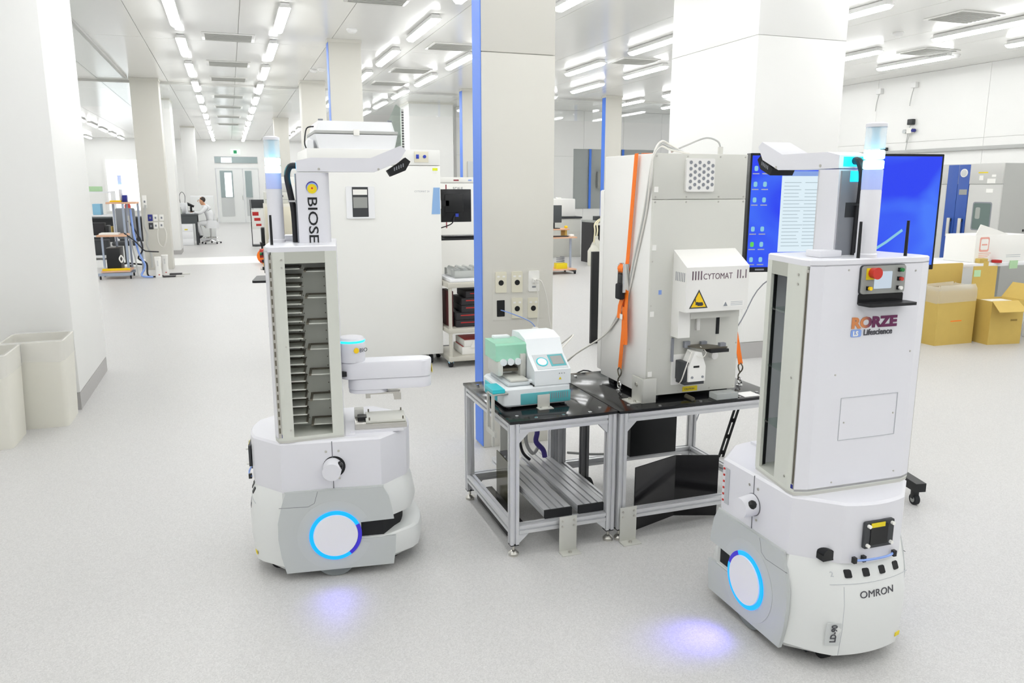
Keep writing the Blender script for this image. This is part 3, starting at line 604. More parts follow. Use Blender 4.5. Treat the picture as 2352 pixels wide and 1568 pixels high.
# ================================================================== WORKBENCHES
def prof(p0, p1, w=.04):
    # slotted aluminium extrusion between two points (axis aligned)
    p0, p1 = Vector(p0), Vector(p1); d = (p1-p0); L = d.length; d.normalize()
    h, g, q = w/2, .005, .008
    S = []
    for k in range(4):
        c, s = [(1, 0), (0, 1), (-1, 0), (0, -1)][k]
        for u, v in ((h, -h+.001), (h, -g), (h-q, -g), (h-q, g), (h, g), (h-.001, h)): S.append((u*c-v*s, u*s+v*c))
    a = Vector((1, 0, 0)) if abs(d.x) < .5 else Vector((0, 1, 0)); b = d.cross(a)
    return MB().loft([[p+a*u+b*v for u, v in S] for p in (p0, p1)])
def workbench(name, label, x0, x1, y0, y1, top, low_rear=.24):
    t = thing(name, label, 'workbench', ((x0+x1)/2, (y0+y1)/2, 0)); hx, hy = (x1-x0)/2, (y1-y0)/2; i = .024
    tt = MB().box(-hx, hx, -hy, hy, top-.012, top, .001).build('tabletop', 'blackgloss', t)
    for sx in (-1, 1):
        for sy in (-1, 1):
            c = (sx*(hx-i), sy*(hy-i)); lg = prof((c[0], c[1], .055), (c[0], c[1], top-.013)).build('leg', 'alu', t)
            MB().lathe([(.022, 0), (.024, .012), (.012, .024), (.006, .026), (.006, .056)], (c[0], c[1], 0), 16).build('levelling_foot', 'steel', lg)
            MB().cyl((c[0]*.86, c[1]*.86, top), (c[0]*.86, c[1]*.86, top+.004), .008, n=12).build('bolt', 'chrome', tt)
            # triangular gussets in the corners
            gx = c[0]-sx*.021
            MB().prism([(gx, top-.055), (gx-sx*.045, top-.055), (gx, top-.10)], c[1]-.016, c[1]+.016, 'y').build('gusset', 'alu', t)
            MB().prism([(gx, .10), (gx-sx*.045, .10), (gx, .06)], c[1]-.016, c[1]+.016, 'y').build('gusset', 'alu', t)
            boxp('slot_cap', 'blackmatte', lg, c[0]-.019, c[0]+.019, c[1]-.019, c[1]+.019, .05, .056)
    for sy in (-1, 1):
        for z in (top-.034, .122 if sy < 0 else .122): prof((-hx+i+.021, sy*(hy-i), z), (hx-i-.021, sy*(hy-i), z)).build('rail', 'alu', t)
    for sx in (-1, 1):
        for z in (top-.034, .122): prof((sx*(hx-i), -hy+i+.021, z), (sx*(hx-i), hy-i-.021, z)).build('rail', 'alu', t)
    for k in range(3): MB().cyl((-hx*.5+hx*.5*k, -hy+.022, top), (-hx*.5+hx*.5*k, -hy+.022, top+.004), .008, n=12).build('bolt', 'chrome', tt)
    return t
TT = .62
workbench('workbench', 'small black-topped aluminium frame bench carrying the dispenser', 1.058, 1.568, 2.995, 3.715, TT)
workbench('workbench', 'black-topped aluminium frame bench carrying the strapped incubator', 1.572, 2.43, 2.985, 3.72, TT)
# floor brackets bolted to the benches
for px, lab in ((1.325, 'steel floor bracket under the dispenser bench'), (1.625, 'steel floor bracket under the incubator bench, beside the bench legs')):
    t = thing('floor_bracket', lab, 'bracket', (px, 2.965, 0), group='steel floor brackets')
    MB().box(-.042, .042, .01, .014, 0.003, .165, .001).build('plate', 'steelmat', t); MB().box(-.045, .045, -.04, .014, 0, .004, .001).build('foot', 'steelmat', t)
    for xx, zz in ((-.028, .145), (.028, .145), (-.028, .12), (.028, .12)): MB().cyl((xx, .006, zz), (xx, .011, zz), .005, n=10).build('bolt', 'steel', t)
    MB().cyl((0, -.015, .003), (0, -.015, .012), .008, n=6).build('anchor_bolt', 'steel', t)
# stored aluminium slabs with black end caps
for x0, x1, lab in ((1.235, 1.365, 'slotted aluminium slab with black end cap, left of the two under the small bench'), (1.40, 1.535, 'slotted aluminium slab with black end cap, right of the two under the small bench')):
    t = thing('aluminium_slab', lab, 'slab', ((x0+x1)/2, 3.37, .145)); h = (x1-x0)/2
    S = [(-h, 0), (h, 0), (h, .012), (h-.008, .012), (h-.008, .022), (h, .022), (h, .034)]
    for k in range(3): c = h*.5*(1-k); S += [(c+.004, .034), (c+.004, .026), (c-.004, .026), (c-.004, .034)]
    S += [(-h, .034), (-h, .022), (-h+.008, .022), (-h+.008, .012), (-h, .012)]
    MB().prism(S, -.33, .42, 'y').build('extrusion', 'alu', t); boxp('end_cap', 'blackmatte', t, -h-.001, h+.001, -.342, -.3305, -.001, .036)
# dark sheets and boxes stored under the benches
def sheet(name, m, lab, pts, z0, z1, th=.005):
    P = [Vector((x, y)) for x, y in pts]; L, Rr = [], []
    for i, p in enumerate(P):
        d = (P[min(i+1, len(P)-1)]-P[max(i-1, 0)]).normalized(); n = Vector((-d.y, d.x))*th/2; L.append(tuple(p+n)); Rr.append(tuple(p-n))
    return one(name, m, lab, 'panel', MB().prism(L+Rr[::-1], z0, z1, 'z'))
sheet('black_screen', 'acrylicblack', 'folded black panel standing on the floor under the incubator bench', [(1.70, 3.06), (1.97, 3.15), (2.17, 3.08)], .002, .315)
sheet('olive_panel', 'olive', 'dark olive panel standing behind the left legs of the small bench', [(1.212, 3.33), (1.222, 3.665)], .002, .26)
one('dark_tray', 'acrylicblack', 'black tray lying on the floor under the small bench', 'tray', MB().box(1.115, 1.20, 3.2, 3.68, .002, .06, .004))
t = thing('control_box', 'black control box hung under the rear of the incubator bench', 'box', (2.06, 3.57, .185)); MB().box(-.14, .14, -.05, .05, 0, .38, .004).build('case', 'black', t); boxp('hanger', 'steelmat', t, -.14, -.13, -.02, .02, .38, .4225); boxp('hanger', 'steelmat', t, .13, .14, -.02, .02, .38, .4225)
# inner post and caster wheel below the small bench
t = thing('support_post', 'aluminium post on a dark wheel standing under the incubator bench', 'post', (1.67, 3.56, 0)); prof((0, 0, .05), (0, 0, TT-.013)).build('post', 'aludark', t); MB().cyl((-.025, -.03, .05), (.025, -.03, .05), .048, n=24).build('wheel', 'rubber', t); MB().cyl((-.028, -.03, .05), (.028, -.03, .05), .02, n=16).build('hub', 'hmi', t)
t = thing('steel_bracket', 'narrow steel upright with a bolt under the small bench', 'bracket', (1.245, 3.62, .18)); MB().box(-.02, .02, -.003, .003, 0, .42).build('plate', 'steelmat', t); boxp('clamp', 'aludark', t, -.022, .022, -.01, .004, 0, .09); MB().cyl((0, -.004, .06), (0, -.014, .06), .006, n=8).build('bolt', 'chrome', t)
# slotted black upright behind the incubator bench
t = thing('slotted_upright', 'black slotted steel upright leaning behind the incubator bench', 'upright', (2.805, 3.80, 0)); a, b = (-.115, 0, .0), (0., .0, .36)
for o_ in (-.014, .014): MB().ribbon([(a[0]+o_, 0, 0), (b[0]+o_, 0, .36)], (.0085, 0, 0), (0, .002, 0)).build('flange', 'black', t)
for k in range(4):
    f = .08+k*.27; MB().box(-.012, .012, -.002, .002, -.012, .012, M=Matrix.Translation((a[0]+(b[0]-a[0])*f, 0, .36*f))).build('web', 'black', t)
# loose cables under the benches
for nm, m, lab, pts, r_ in (
    ('cable', 'cableblack', 'thick black cable looping down behind the small bench', [(1.33, 3.66, .60), (1.32, 3.66, .5), (1.34, 3.66, .35), (1.36, 3.66, .24), (1.4, 3.65, .19)], .008),
    ('cable', 'cablegray', 'grey cable bundle hanging behind the small bench', [(1.42, 3.67, .6), (1.40, 3.67, .45), (1.38, 3.66, .3), (1.42, 3.66, .22), (1.46, 3.67, .26)], .01),
    ('cable', 'purple', 'purple cable tangle behind the small bench', [(1.42, 3.65, .40), (1.44, 3.65, .34), (1.43, 3.64, .29), (1.47, 3.64, .24), (1.48, 3.64, .2)], .014),
    ('cable', 'cablewhite', 'pale cable sagging from bench to bench', [(1.54, 3.67, .57), (1.6, 3.66, .45), (1.68, 3.66, .43), (1.76, 3.66, .44)], .006),
    ('cable', 'cablegray', 'pale cables lying along the rear rail of the incubator bench', [(1.62, 3.66, .2), (1.8, 3.66, .17), (2.0, 3.66, .16), (2.12, 3.66, .18), (2.18, 3.66, .16)], .007),
    ('cable', 'cableblack', 'thin black cable hanging below the dispenser bench', [(1.6, 3.72, .55), (1.75, 3.76, .62), (1.9, 3.8, .55)], .004)):
    one(nm, m, lab, 'cable', MB().tube(pts, r_, 8, smooth=5), 'loose cables under the benches')
# ================================================================== DISPENSER (on the small bench)
D = thing('dispenser', 'white and turquoise benchtop dispenser with green cover on the small bench', 'instrument', (1.255, 3.32, TT), R(0))
# footprint x -.17..+.16, y -.15..+.15
lo = MB().loft([[(x, y, z) for x, y in rrect(-.165+i, .16-i, -.15+i, .16-i, .02)] for z, i in ((.012, .006), (.02, 0), (.09, 0), (.10, .008))]).build('lower_body', 'plastic', D)
for s in (-1, 1):
    for yy in (-.12, .13): MB().cyl((s*.13, yy, 0), (s*.13, yy, .014), .012, n=12).build('foot', 'rubber', D)
MB().box(-.085, .158, -.1525, -.147, .018, .07, .003).build('front_band', 'teal', lo)
mb = MB()
for k in range(9): mb.box(.052+k*.011, .0555+k*.011, -.1535, -.152, .036, .064)
tag(mb.build('band_vents', 'labelgray', lo), kind='stuff')
MB().box(-.1675, -.162, -.06, .12, .02, .08, .002).build('side_band', 'tealbright', lo)
hs = [(-.15, .10), (-.15, .165), (-.05, .232), (.0, .275), (.13, .275), (.16, .262), (.16, .10)]
# main housing: profile in y-z, extruded along x
hb = [(-.15, .10), (-.148, .168), (-.06, .225), (-.02, .29), (.06, .31), (.15, .305), (.158, .28), (.158, .10)]
MB().loft([[(x, y, z) for y, z in hb] for x in (-.018, -.01, .15, .158)]).build('housing', 'plastic', D)
MB().prism([(.158, .0)], 0, 0) if False else None
# sloping control face with display and wheel of keys
def slope(u, v, h=.0015):     # u across (x), v along slope 0..1
    y0, z0, y1, z1 = -.148, .168, -.06, .225; n = Vector((0, -(z1-z0), (y1-y0))).normalized(); p = Vector((u, y0+(y1-y0)*v, z0+(z1-z0)*v))+n*h; return p
def splate(name, m, u0, u1, v0, v1, par, h=.0015):
    A = [slope(u0, v0, h), slope(u1, v0, h), slope(u1, v1, h), slope(u0, v1, h)]; B = [slope(u0, v0, -.001), slope(u1, v0, -.001), slope(u1, v1, -.001), slope(u0, v1, -.001)]
    return MB().loft([B, A]).build(name, m, par)
cp = splate('control_plate', 'plasticgray', .0, .15, .06, .95, D); splate('display_frame', 'teal', .072, .146, .2, .9, cp, .0025); splate('display', 'hmi', .082, .138, .3, .8, cp, .0035)
c = slope(.035, .5, .001); n = (slope(.035, .5, 1)-slope(.035, .5, 0)).normalized(); MB().cyl(c, c+n*.002, .028, n=24).build('key_wheel', 'tealbright', cp); MB().cyl(c, c+n*.003, .022, n=24).build('key_centre', 'plastic', cp)
for k, (u, v, mm) in enumerate(((.10, .15, 'labelgray'), (.112, .15, 'labelgray'), (.124, .15, 'labelgray'))): MB().box(u, u+.004, -.1515, -.149, .148, .152).build('indicator', mm, D)
MB().prism([(.100, .122), (.112, .122), (.106, .134)], -.1515, -.149, 'y').build('warning_mark', 'yellow', D)
# green cover and pump rollers on the left
gc = MB().loft([[(x, y, z) for y, z in ((-.04, .2), (-.04, .272), (-.03, .28), (.12, .28), (.12, .2))] for x in (-.165, -.155, -.02, -.018)]).build('green_cover', 'mint', D)
MB().box(-.155, -.03, .0, .11, .17, .225, .006).build('pump_body', 'plastic', D); MB().box(-.16, -.13, -.05, .1, .13, .2, .012).build('pump_end', 'cyt', D); MB().box(-.05, -.022, -.05, .1, .12, .23, .004).build('pump_plate', 'steelmat', D)
for k in range(3): MB().cyl((-.13+k*.035, -.05, .195), (-.13+k*.035, -.0, .195), .016, n=12).build('roller', 'plastic', D)
MB().box(-.13, -.05, .09, .13, .275, .292, .004).build('handle', 'plastic', D); MB().box(-.13, -.03, -.02, .12, .145, .16, .003).build('nozzle_bar', 'rackedge', D)
MB().box(-.14, -.03, -.13, .13, .10, .116, .008).build('plate_carrier', 'plasticgray', D); MB().box(-.12, -.035, -.115, .03, .116, .128, .005).build('well_plate', 'cyt', D); MB().box(-.035, .0, -.12, -.09, .105, .122, .008).build('carrier_knob', 'plastic', D); boxp('carrier_slot', 'black', D, -.024, -.016, -.148, .12, .098, .104)
t = thing('steel_angle', 'small steel angle holding the dispenser front', 'bracket', (1.278, 3.164, TT)); MB().box(-.03, .03, -.003, .0, 0, .06, .001).build('upright', 'steelmat', t); MB().box(-.035, .035, -.04, .0, 0, .003).build('foot', 'steelmat', t)
for xx in (-.02, .02): MB().cyl((xx, -.02, .003), (xx, -.02, .008), .006, n=10).build('bolt', 'chrome', t)
t = thing('side_clamp', 'flat steel clamp gripping the left edge of the small bench', 'clamp', (1.062, 3.19, TT)); MB().box(-.03, .045, -.035, .035, .075, .083, .001).build('top_jaw', 'steel', t); MB().box(-.028, -.018, -.03, -.012, -.16, .075).build('strap', 'steelmat', t); MB().box(-.028, -.018, .04, .055, -.1, .075).build('strap', 'steelmat', t); boxp('cap', 'tealbright', t, -.026, .03, -.03, .09, .084, .1); boxp('brace', 'steelmat', t, -.029, -.017, -.06, .06, -.11, -.085)
# ================================================================== STRAPPED INCUBATOR
Cx0, Cx1, Cy0, Cy1, Cz0, Cz1 = 1.755, 2.238, 3.08, 3.56, .648, 1.742
I = thing('automated_incubator', 'grey automated incubator with front loading hatch, strapped onto the bench', 'incubator', ((Cx0+Cx1)/2, Cy0, TT)); hw = (Cx1-Cx0)/2; hz = Cz1-TT; z0 = Cz0-TT
body = MB().box(-hw, hw, .012, Cy1-Cy0, z0, hz, .004).build('body', 'cytside', I)
MB().box(-hw, hw, 0, .012, z0, hz-.20, .002).build('front_panel', 'cyt', I); MB().box(-hw, hw, 0, .012, hz-.198, hz, .002).build('upper_front_panel', 'cyt', I)
MB().box(-hw-.0, hw, Cy1-Cy0+.004, Cy1-Cy0+.05, z0+.02, hz-.16, .008).build('rear_door', 'cytside', I)
for xx in (-1, 1):
    for yy in (.06, .4): MB().box(xx*.19-.03, xx*.19+.03, yy-.03, yy+.03, 0, z0+.001, .003).build('foot', 'black', I)
mb = MB()
for xx in (-hw+.012, -hw*.3, hw*.4, hw-.012):
    for zz in (hz-.188, hz-.21, hz-.012, z0+.012): mb.cyl((xx, .001, zz), (xx, -.002, zz), .004, n=8)
for zz in (.25, .45, .65): mb.cyl((-hw+.008, .001, zz), (-hw+.008, -.002, zz), .004, n=8); mb.cyl((hw-.008, .001, zz), (hw-.008, -.002, zz), .004, n=8)
tag(mb.build('panel_screws', 'steel', I), kind='stuff')
vc = MB().prism(rrect(-.085, .06, hz-.165, hz-.02, .008), -.014, 0, 'y').build('vent_cover', 'cytside', I)
hm_ = None
for r_ in range(9):
    for c_ in range(3 if r_ % 2 else 3):
        x = -.064+c_*.045+(.0225 if r_ % 2 else 0); z = hz-.148+r_*.0138
        if x > .05: continue
        o = MB().cyl((0, 0, 0), (0, -.0008, 0), .0082, n=10)
        if hm_ is None: hm_ = o.build('vent_hole', 'labelgray', vc); hm_.location = (x, -.0142, z)
        else: inst(hm_, vc, Matrix.Translation((x, -.0142, z)))
for zz in (.955, .70, .40, .12): boxp('catch_plate', 'paper', I, -hw+.004, -hw+.024, -.003, .0, zz, zz+.024)
boxp('blue_label', 'cableblue', I, -hw+.045, -hw+.06, -.0015, 0, .5, .52)
# hood with lettering
hx0, hx1 = -.125, .2
hood = MB().loft([[(x, y, z) for y, z in ((0, .43), (-.115, .43), (-.115, .63), (0, .70))] for x in (hx0, hx1)]).build('hood', 'cythood', I)
MB().loft([[(x, y, z) for y, z in ((0, .305), (-.062, .305), (-.062, .43), (0, .43))] for x in (hx0, hx0+.062)]).build('hood_leg', 'cythood', I)
MB().box(hx0+.06, hx1-.002, -.062, -.0, .39, .429).build('hood_lip', 'cyt', I)
text('lettering', 'CYTOMAT', 'purpletext', hood, .038, TM((hx0+.084, -.1152, .575), (1, 0, 0), (0, 0, 1)), sx=.84)
mb = MB()
for k in range(4): mb.box(hx0+.028+k*.0145, hx0+.034+k*.0145, -.1158, -.115, .574, .613)
for k, hh in ((0, 1), (1, 1), (2, .25), (3, 1)): mb.box(hx0+.262+k*.0145, hx0+.267+k*.0145, -.1158, -.115, .574, .574+.039*hh)
tag(mb.build('logo_bars', 'purpletext', hood), kind='stuff')
mb = MB()
for k in range(6): mb.box(hx0-.0008, hx0, -.100+k*.014, -.095+k*.014, .565, .605)
tag(mb.build('logo_bars', 'labelgray', hood), kind='stuff')
tri = lambda c, z, s_: [(c-s_, z), (c+s_, z), (c, z+s_*1.75)]
wt = MB().prism(tri(hx0+.066, .447, .048), -.1162, -.115, 'y').build('warning_triangle', 'labeldark', hood); MB().prism(tri(hx0+.066, .4525, .0385), -.1168, -.1162, 'y').build('yellow_field', 'amber', wt)
hd_ = MB().box(hx0+.05, hx0+.062, -.1174, -.1168, .462, .476).prism([(hx0+.06, .458), (hx0+.085, .458), (hx0+.09, .464), (hx0+.085, .474), (hx0+.06, .474)], -.1174, -.1168, 'y'); hd_.box(hx0+.046, hx0+.05, -.1174, -.1168, .476, .49); hd_.build('hand_mark', 'labeldark', wt)
st = MB().box(hx0+.195, hx0+.305, -.1157, -.115, .448, .474).build('notice_label', 'paper', hood); MB().prism(tri(hx0+.207, .451, .011), -.1163, -.1157, 'y').build('warning_mark', 'labelgray', st)
for k in range(3): boxp('print_line', 'textlight', st, hx0+.235, hx0+.298, -.1162, -.1157, .453+k*.007, .4555+k*.007)
# transfer gate below the hood
gt = MB().box(-.075, .12, -.0025, 0, .20, .39).build('gate_plate', 'steelmat', I); MB().box(-.11, .10, -.0035, 0, .175, .295).build('lower_gate_plate', 'steelmat', I)
boxp('slot', 'blackmatte', I, .115, .133, -.004, 0, .30, .39); boxp('guide', 'labelgray', I, -.121, -.112, -.012, 0, .185, .295); MB().box(.005, .022, -.014, 0, .325, .395, .002).build('latch', 'paper', I)
before = set(I.children)
tray = MB().loft([[(-.055, -.002, z), (.055, -.002, z), (.12, -.095, z), (.0, -.095, z)] for z in (.20, .206)]).build('transfer_tray', 'rackedge', I); MB().box(-.06, -.03, -.02, 0, .195, .225).box(.03, .06, -.02, 0, .2, .22).box(.085, .115, -.09, -.07, .2, .222).build('tray_stops', 'labelgray', I); MB().box(.02, .115, -.115, -.05, .185, .1995).build('tray_fork', 'black', I)
ac = MB().loft([[(-.075, y, .02+.03) , (.015, y, .05), (.015, y, .12), (-.01, y, .185), (-.045, y, .19), (-.075, y, .12)] for y in (-.085, -.02)]).build('actuator', 'paper', I); boxp('window', 'black', ac, -.05, -.02, -.0865, -.085, .115, .124)
for xx in (-.055, .0): MB().cyl((xx, -.085, .07), (xx, -.0875, .07), .006, n=10).build('screw', 'labelgray', ac)
MB().box(-.095, -.065, -.075, 0, .05, .14, .004).box(-.09, .012, -.08, 0, .035, .05).build('actuator_base', 'labeldark', I); MB().box(-.115, -.02, -.004, 0, .02, .165).build('actuator_plate', 'paper', I); MB().cyl((.10, 0, .15), (.10, -.03, .15), .018, n=18).build('knob', 'paper', I)
MB().tube([(-.06, -.08, .19), (-.09, -.09, .13), (-.10, -.07, .06), (-.09, -.03, .03)], .003, 6, smooth=4).build('air_line', 'cablewhite', I); MB().tube([(-.06, -.05, .19), (-.02, -.1, .165), (.01, -.09, .185), (-.01, -.07, .21)], .002, 6, smooth=5).build('air_line', 'cablewhite', I)
for o in set(I.children)-before:
    for q in [o]+list(o.children): q.data.transform(Matrix.Translation((0, 0, .052)))
yl = MB().box(-.05, .03, -.0015, 0, .034, .058).build('yellow_label', 'yellow', I); MB().cyl((-.03, -.0, .012), (-.02, -.05, .006), .011, n=12).build('plug', 'rackedge', I)
text('lettering', 'CAUTION', 'text', yl, .012, TM((-.04, -.0018, .041), (1, 0, 0), (0, 0, 1)))
# steel corner bracket
t = thing('corner_bracket', 'folded steel bracket at the front corner of the strapped incubator', 'bracket', (1.748, 3.072, TT)); MB().box(-.02, .05, -.008, -.003, 0, .115, .001).build('front_leaf', 'steelmat', t); MB().box(-.024, -.018, -.006, .09, 0, .115, .001).build('side_leaf', 'steelmat', t); MB().box(-.075, -.018, .0, .09, 0, .004).build('foot', 'steelmat', t)
for yy in (.02, .07): MB().cyl((-.045, yy, .004), (-.045, yy, .012), .007, n=8).build('bolt', 'steel', t)
MB().cyl((-.03, .045, .08), (-.024, .045, .08), .01, n=8).build('bolt', 'steel', t)
# plug and cables over the roof and side of the incubator
t = thing('roof_plug', 'grey cable gland on the roof of the strapped incubator', 'connector', (2.13, 3.14, Cz1)); MB().cyl((0, 0, 0), (0, 0, .035), .012, n=12).build('gland', 'cyt', t); MB().tube([(0, 0, .03), (-.01, .01, .06), (-.06, .03, .075), (-.14, .05, .045), (-.22, .06, .012)], .004, 8, smooth=6).build('cord', 'cablegray', t)
cb = lambda dx, dz: [(1.98+dx, 3.2, Cz1+.006), (1.88, 3.16, Cz1+.04+dz), (1.80, 3.11, Cz1+.05+dz), (1.742, 3.075, Cz1-.03), (1.748, 3.12+dx, 1.5), (1.748, 3.20+dx, 1.28), (1.748, 3.27+dx, 1.1), (1.748, 3.36+dx, .98), (1.74, 3.5, .86), (1.66, 3.66, .74), (1.55+dx, 3.69, .65)]
cb_old = lambda dx, dz: [(1.98+dx, 3.2, Cz1+.006), (1.88, 3.16, Cz1+.04+dz), (1.80, 3.11, Cz1+.05+dz), (1.742, 3.075, Cz1-.03), (1.738-dx, 3.10, 1.5), (1.735-dx, 3.15, 1.28), (1.735-dx, 3.2, 1.08), (1.72-dx, 3.3, .9), (1.66-dx, 3.45, .72), (1.55, 3.66, .66)]
for k, (dx, dz, m) in enumerate(((0, 0, 'cablewhite'), (.012, -.012, 'cablegray'), (.022, -.02, 'cablewhite'))):
    one('cable', m, ['pale cable falling over the left side of the strapped incubator, front one', 'grey cable falling over the left side of the strapped incubator', 'pale cable falling over the left side of the strapped incubator, rear one'][k], 'cable', MB().tube(cb(dx, dz), .0045, 8, smooth=5), 'cables over the strapped incubator')
# ratchet straps
def strap(label, x, y, sgn, ztop, full=True):
    t = thing('ratchet_strap', label, 'strap', (x, y, TT))
    zt = ztop-TT
    if full:
        MB().ribbon([(0, -.05, zt+.004), (0, -.045, zt), (0, 0.01, .64), (0, .02, .60)], (0, .0155, 0), (.0012, 0, 0)).build('webbing', 'orange', t)
        MB().ribbon([(.03, -.05, zt+.004), (.48, -.05, zt+.004)], (0, .0155, 0), (0, 0, .0012)).build('top_webbing', 'orange', t)
        bk = MB().cyl((-.012, .0, .60), (-.012, .05, .60), .02, n=16).build('reel', 'orange', t)
        MB().box(-.03, .002, -.006, -.001, .49, .625, .001).build('ratchet_plate', 'chrome', t); MB().box(-.03, .002, .049, .054, .49, .625, .001).build('ratchet_plate', 'chrome', t)
        MB().box(-.03, -.004, .0, .048, .525, .575, .004).build('ratchet_body', 'black', t); MB().box(-.04, -.01, .004, .056, .455, .53, .008).build('ratchet_handle', 'rubber', t)
        MB().cyl((-.018, -.004, .555), (-.018, .052, .555), .008, n=10).build('spindle', 'chrome', t)
        MB().ribbon([(0, .03, .52), (0, .035, .3), (0, .06, .11)], (0, .016, 0), (.0012, 0, 0)).build('lower_webbing', 'orange', t)
        MB().ribbon([(-.006, .03, .48), (-.016, .045, .42), (-.018, .05, .36)], (0, .018, 0), (.001, 0, 0)).build('tail', 'orange', t)
        MB().ribbon([(-.006, -.005, .50), (-.014, -.012, .4), (-.014, -.022, .28), (-.012, -.018, .245), (-.014, .005, .24), (-.014, .008, .3), (-.012, .01, .42)], (0, .014, 0), (.001, 0, 0)).build('loop', 'orange', t)
        boxp('tag', 'paper', t, -.02, -.0185, .01, .035, .36, .385)
        yb = .06
    else:
        MB().ribbon([(-.11, -.0, zt), (0, 0, .11)], (.0155, .004, 0), (0, .0012, 0)).build('webbing', 'orange', t); yb = 0
    hk = [(0, yb, .115), (0, yb-.018, .1), (0, yb-.012, .08), (0, yb+.0, .068), (0, yb+.014, .05), (0, yb+.01, .03), (0, yb-.006, .028)]
    MB().tube(hk, .0035, 8, smooth=4).build('hook', 'rackedge', t); MB().tube([(0, yb, .115), (0, yb+.018, .1), (0, yb+.012, .08), (0, yb, .068)], .0035, 8, smooth=4).build('hook_eye', 'rackedge', t)
    e = MB().lathe([(.016, 0), (.016, .004), (.007, .006), (.007, .014)], (0, yb, 0), 14); e.tube([(0, yb+.016*math.cos(a), .026+.016*math.sin(a)) for a in [2*math.pi*i/14 for i in range(15)]], .004, 6); e.build('eye_bolt', 'chrome', t)
strap('orange ratchet strap with its buckle on the left side of the incubator', 1.74, 3.26, -1, Cz1)
strap('orange ratchet strap end on the right side of the incubator', 2.352, 3.20, 1, 1.18, False)
# cable clip box beside the straps
# ================================================================== DISPLAY ON A STAND
MT = thing('display_stand', 'large flat display with blue desktop on a black castor stand', 'display', (3.07, 3.36, 0), math.atan2(3.25-3.47, 3.60-2.54)); W2, Zb, Zt = .543, 1.155, 1.768
bz = MB().prism(rrect(-W2, W2, Zb, Zt, .004, 2), 0, .045, 'y').build('housing', 'screenblack', MT)
sc_ = MB().box(-W2+.011, W2-.011, -.0015, 0, Zb+.026, Zt-.012).build('screen', 'screen', bz)
boxp('maker_mark', 'labelgray', bz, -W2+.06, -W2+.11, -.0008, 0, Zb+.009, Zb+.017)
mb = MB(); mb2 = MB(); mb3 = MB()
for c_ in range(2):
    for r_, z in enumerate((.03, .11, .19, .34, .42, .50)):
        x = -W2+.022+c_*.052; zz = Zt-.03-z
        tgt = mb3 if (c_ == 0 and r_ == 4) else mb
        tgt.prism(rrect(x+.002, x+.022, zz-.03, zz-.004, .007, 3), -.0022, -.0016, 'y'); mb2.box(x-.006, x+.03, -.0022, -.0016, zz-.046, zz-.041)
tag(mb.build('icons', 'icon', sc_), kind='stuff'); mb3.build('green_icon', 'icong', sc_); tag(mb2.build('icon_captions', 'textlight', sc_), kind='stuff')
wn = MB().box(-.365, -.13, -.003, -.0016, Zb+.105, Zt-.115).build('list_window', 'win', sc_); boxp('title_bar', 'cableblue', sc_, -.365, -.13, -.0032, -.0016, Zt-.115, Zt-.09)
mb = MB()
for k in range(19):
    z = Zt-.15-k*.0182; mb.box(-.35, -.25+random.uniform(-.02, .02), -.0036, -.003, z, z+.003)
    if k > 3 or random.random() < .5: mb.box(-.235, -.15+random.uniform(-.02, .01), -.0036, -.003, z, z+.003)
tag(mb.build('print_lines', 'wintext', wn), kind='stuff')
MB().ribbon([(.1, -.0019, Zb+.06), (.25, -.0019, Zb+.15), (.34, -.0019, Zb+.215)], (.004, 0, -.006), (0, .0002, 0)).build('light_beam', 'icon', sc_)
MB().box(-.2, .2, .045, .09, 1.3, 1.6, .01).build('back_cover', 'screenblack', MT); MB().box(-.04, .04, .09, .15, .12, 1.6, .004).build('column', 'black', MT)
MB().box(-.42, .42, .09, .15, .09, .14, .004).build('cross_beam', 'black', MT)
for s in (-1, 1):
    lg = MB().loft([[(s*.42+x, y, z) for x in ()] for y in ()]) if False else None
    e0 = Vector((s*.24, .10, .115)); e1 = Vector((s*.24+s*.0, -.50, .10))
    lg = MB().loft([[e0+Vector((-.028, 0, -.03)), e0+Vector((.028, 0, -.03)), e0+Vector((.028, 0, .03)), e0+Vector((-.028, 0, .03))], [e1+Vector((-.028, .0, -.02)), e1+Vector((.028, 0, -.02)), e1+Vector((.028, 0, .025)), e1+Vector((-.028, 0, .025))]]).build('leg', 'black', MT)
    for yy in (-.46, .12):
        cx = s*.24; MB().cyl((cx-.012, yy, .028), (cx+.012, yy, .028), .028, n=18).build('castor_wheel', 'rubber', MT); MB().cyl((cx-.014, yy, .028), (cx+.014, yy, .028), .016, n=14).build('castor_hub', 'hmi', MT); MB().box(cx-.017, cx+.017, yy-.01, yy+.015, .03, .085, .004).build('castor_fork', 'black', MT)
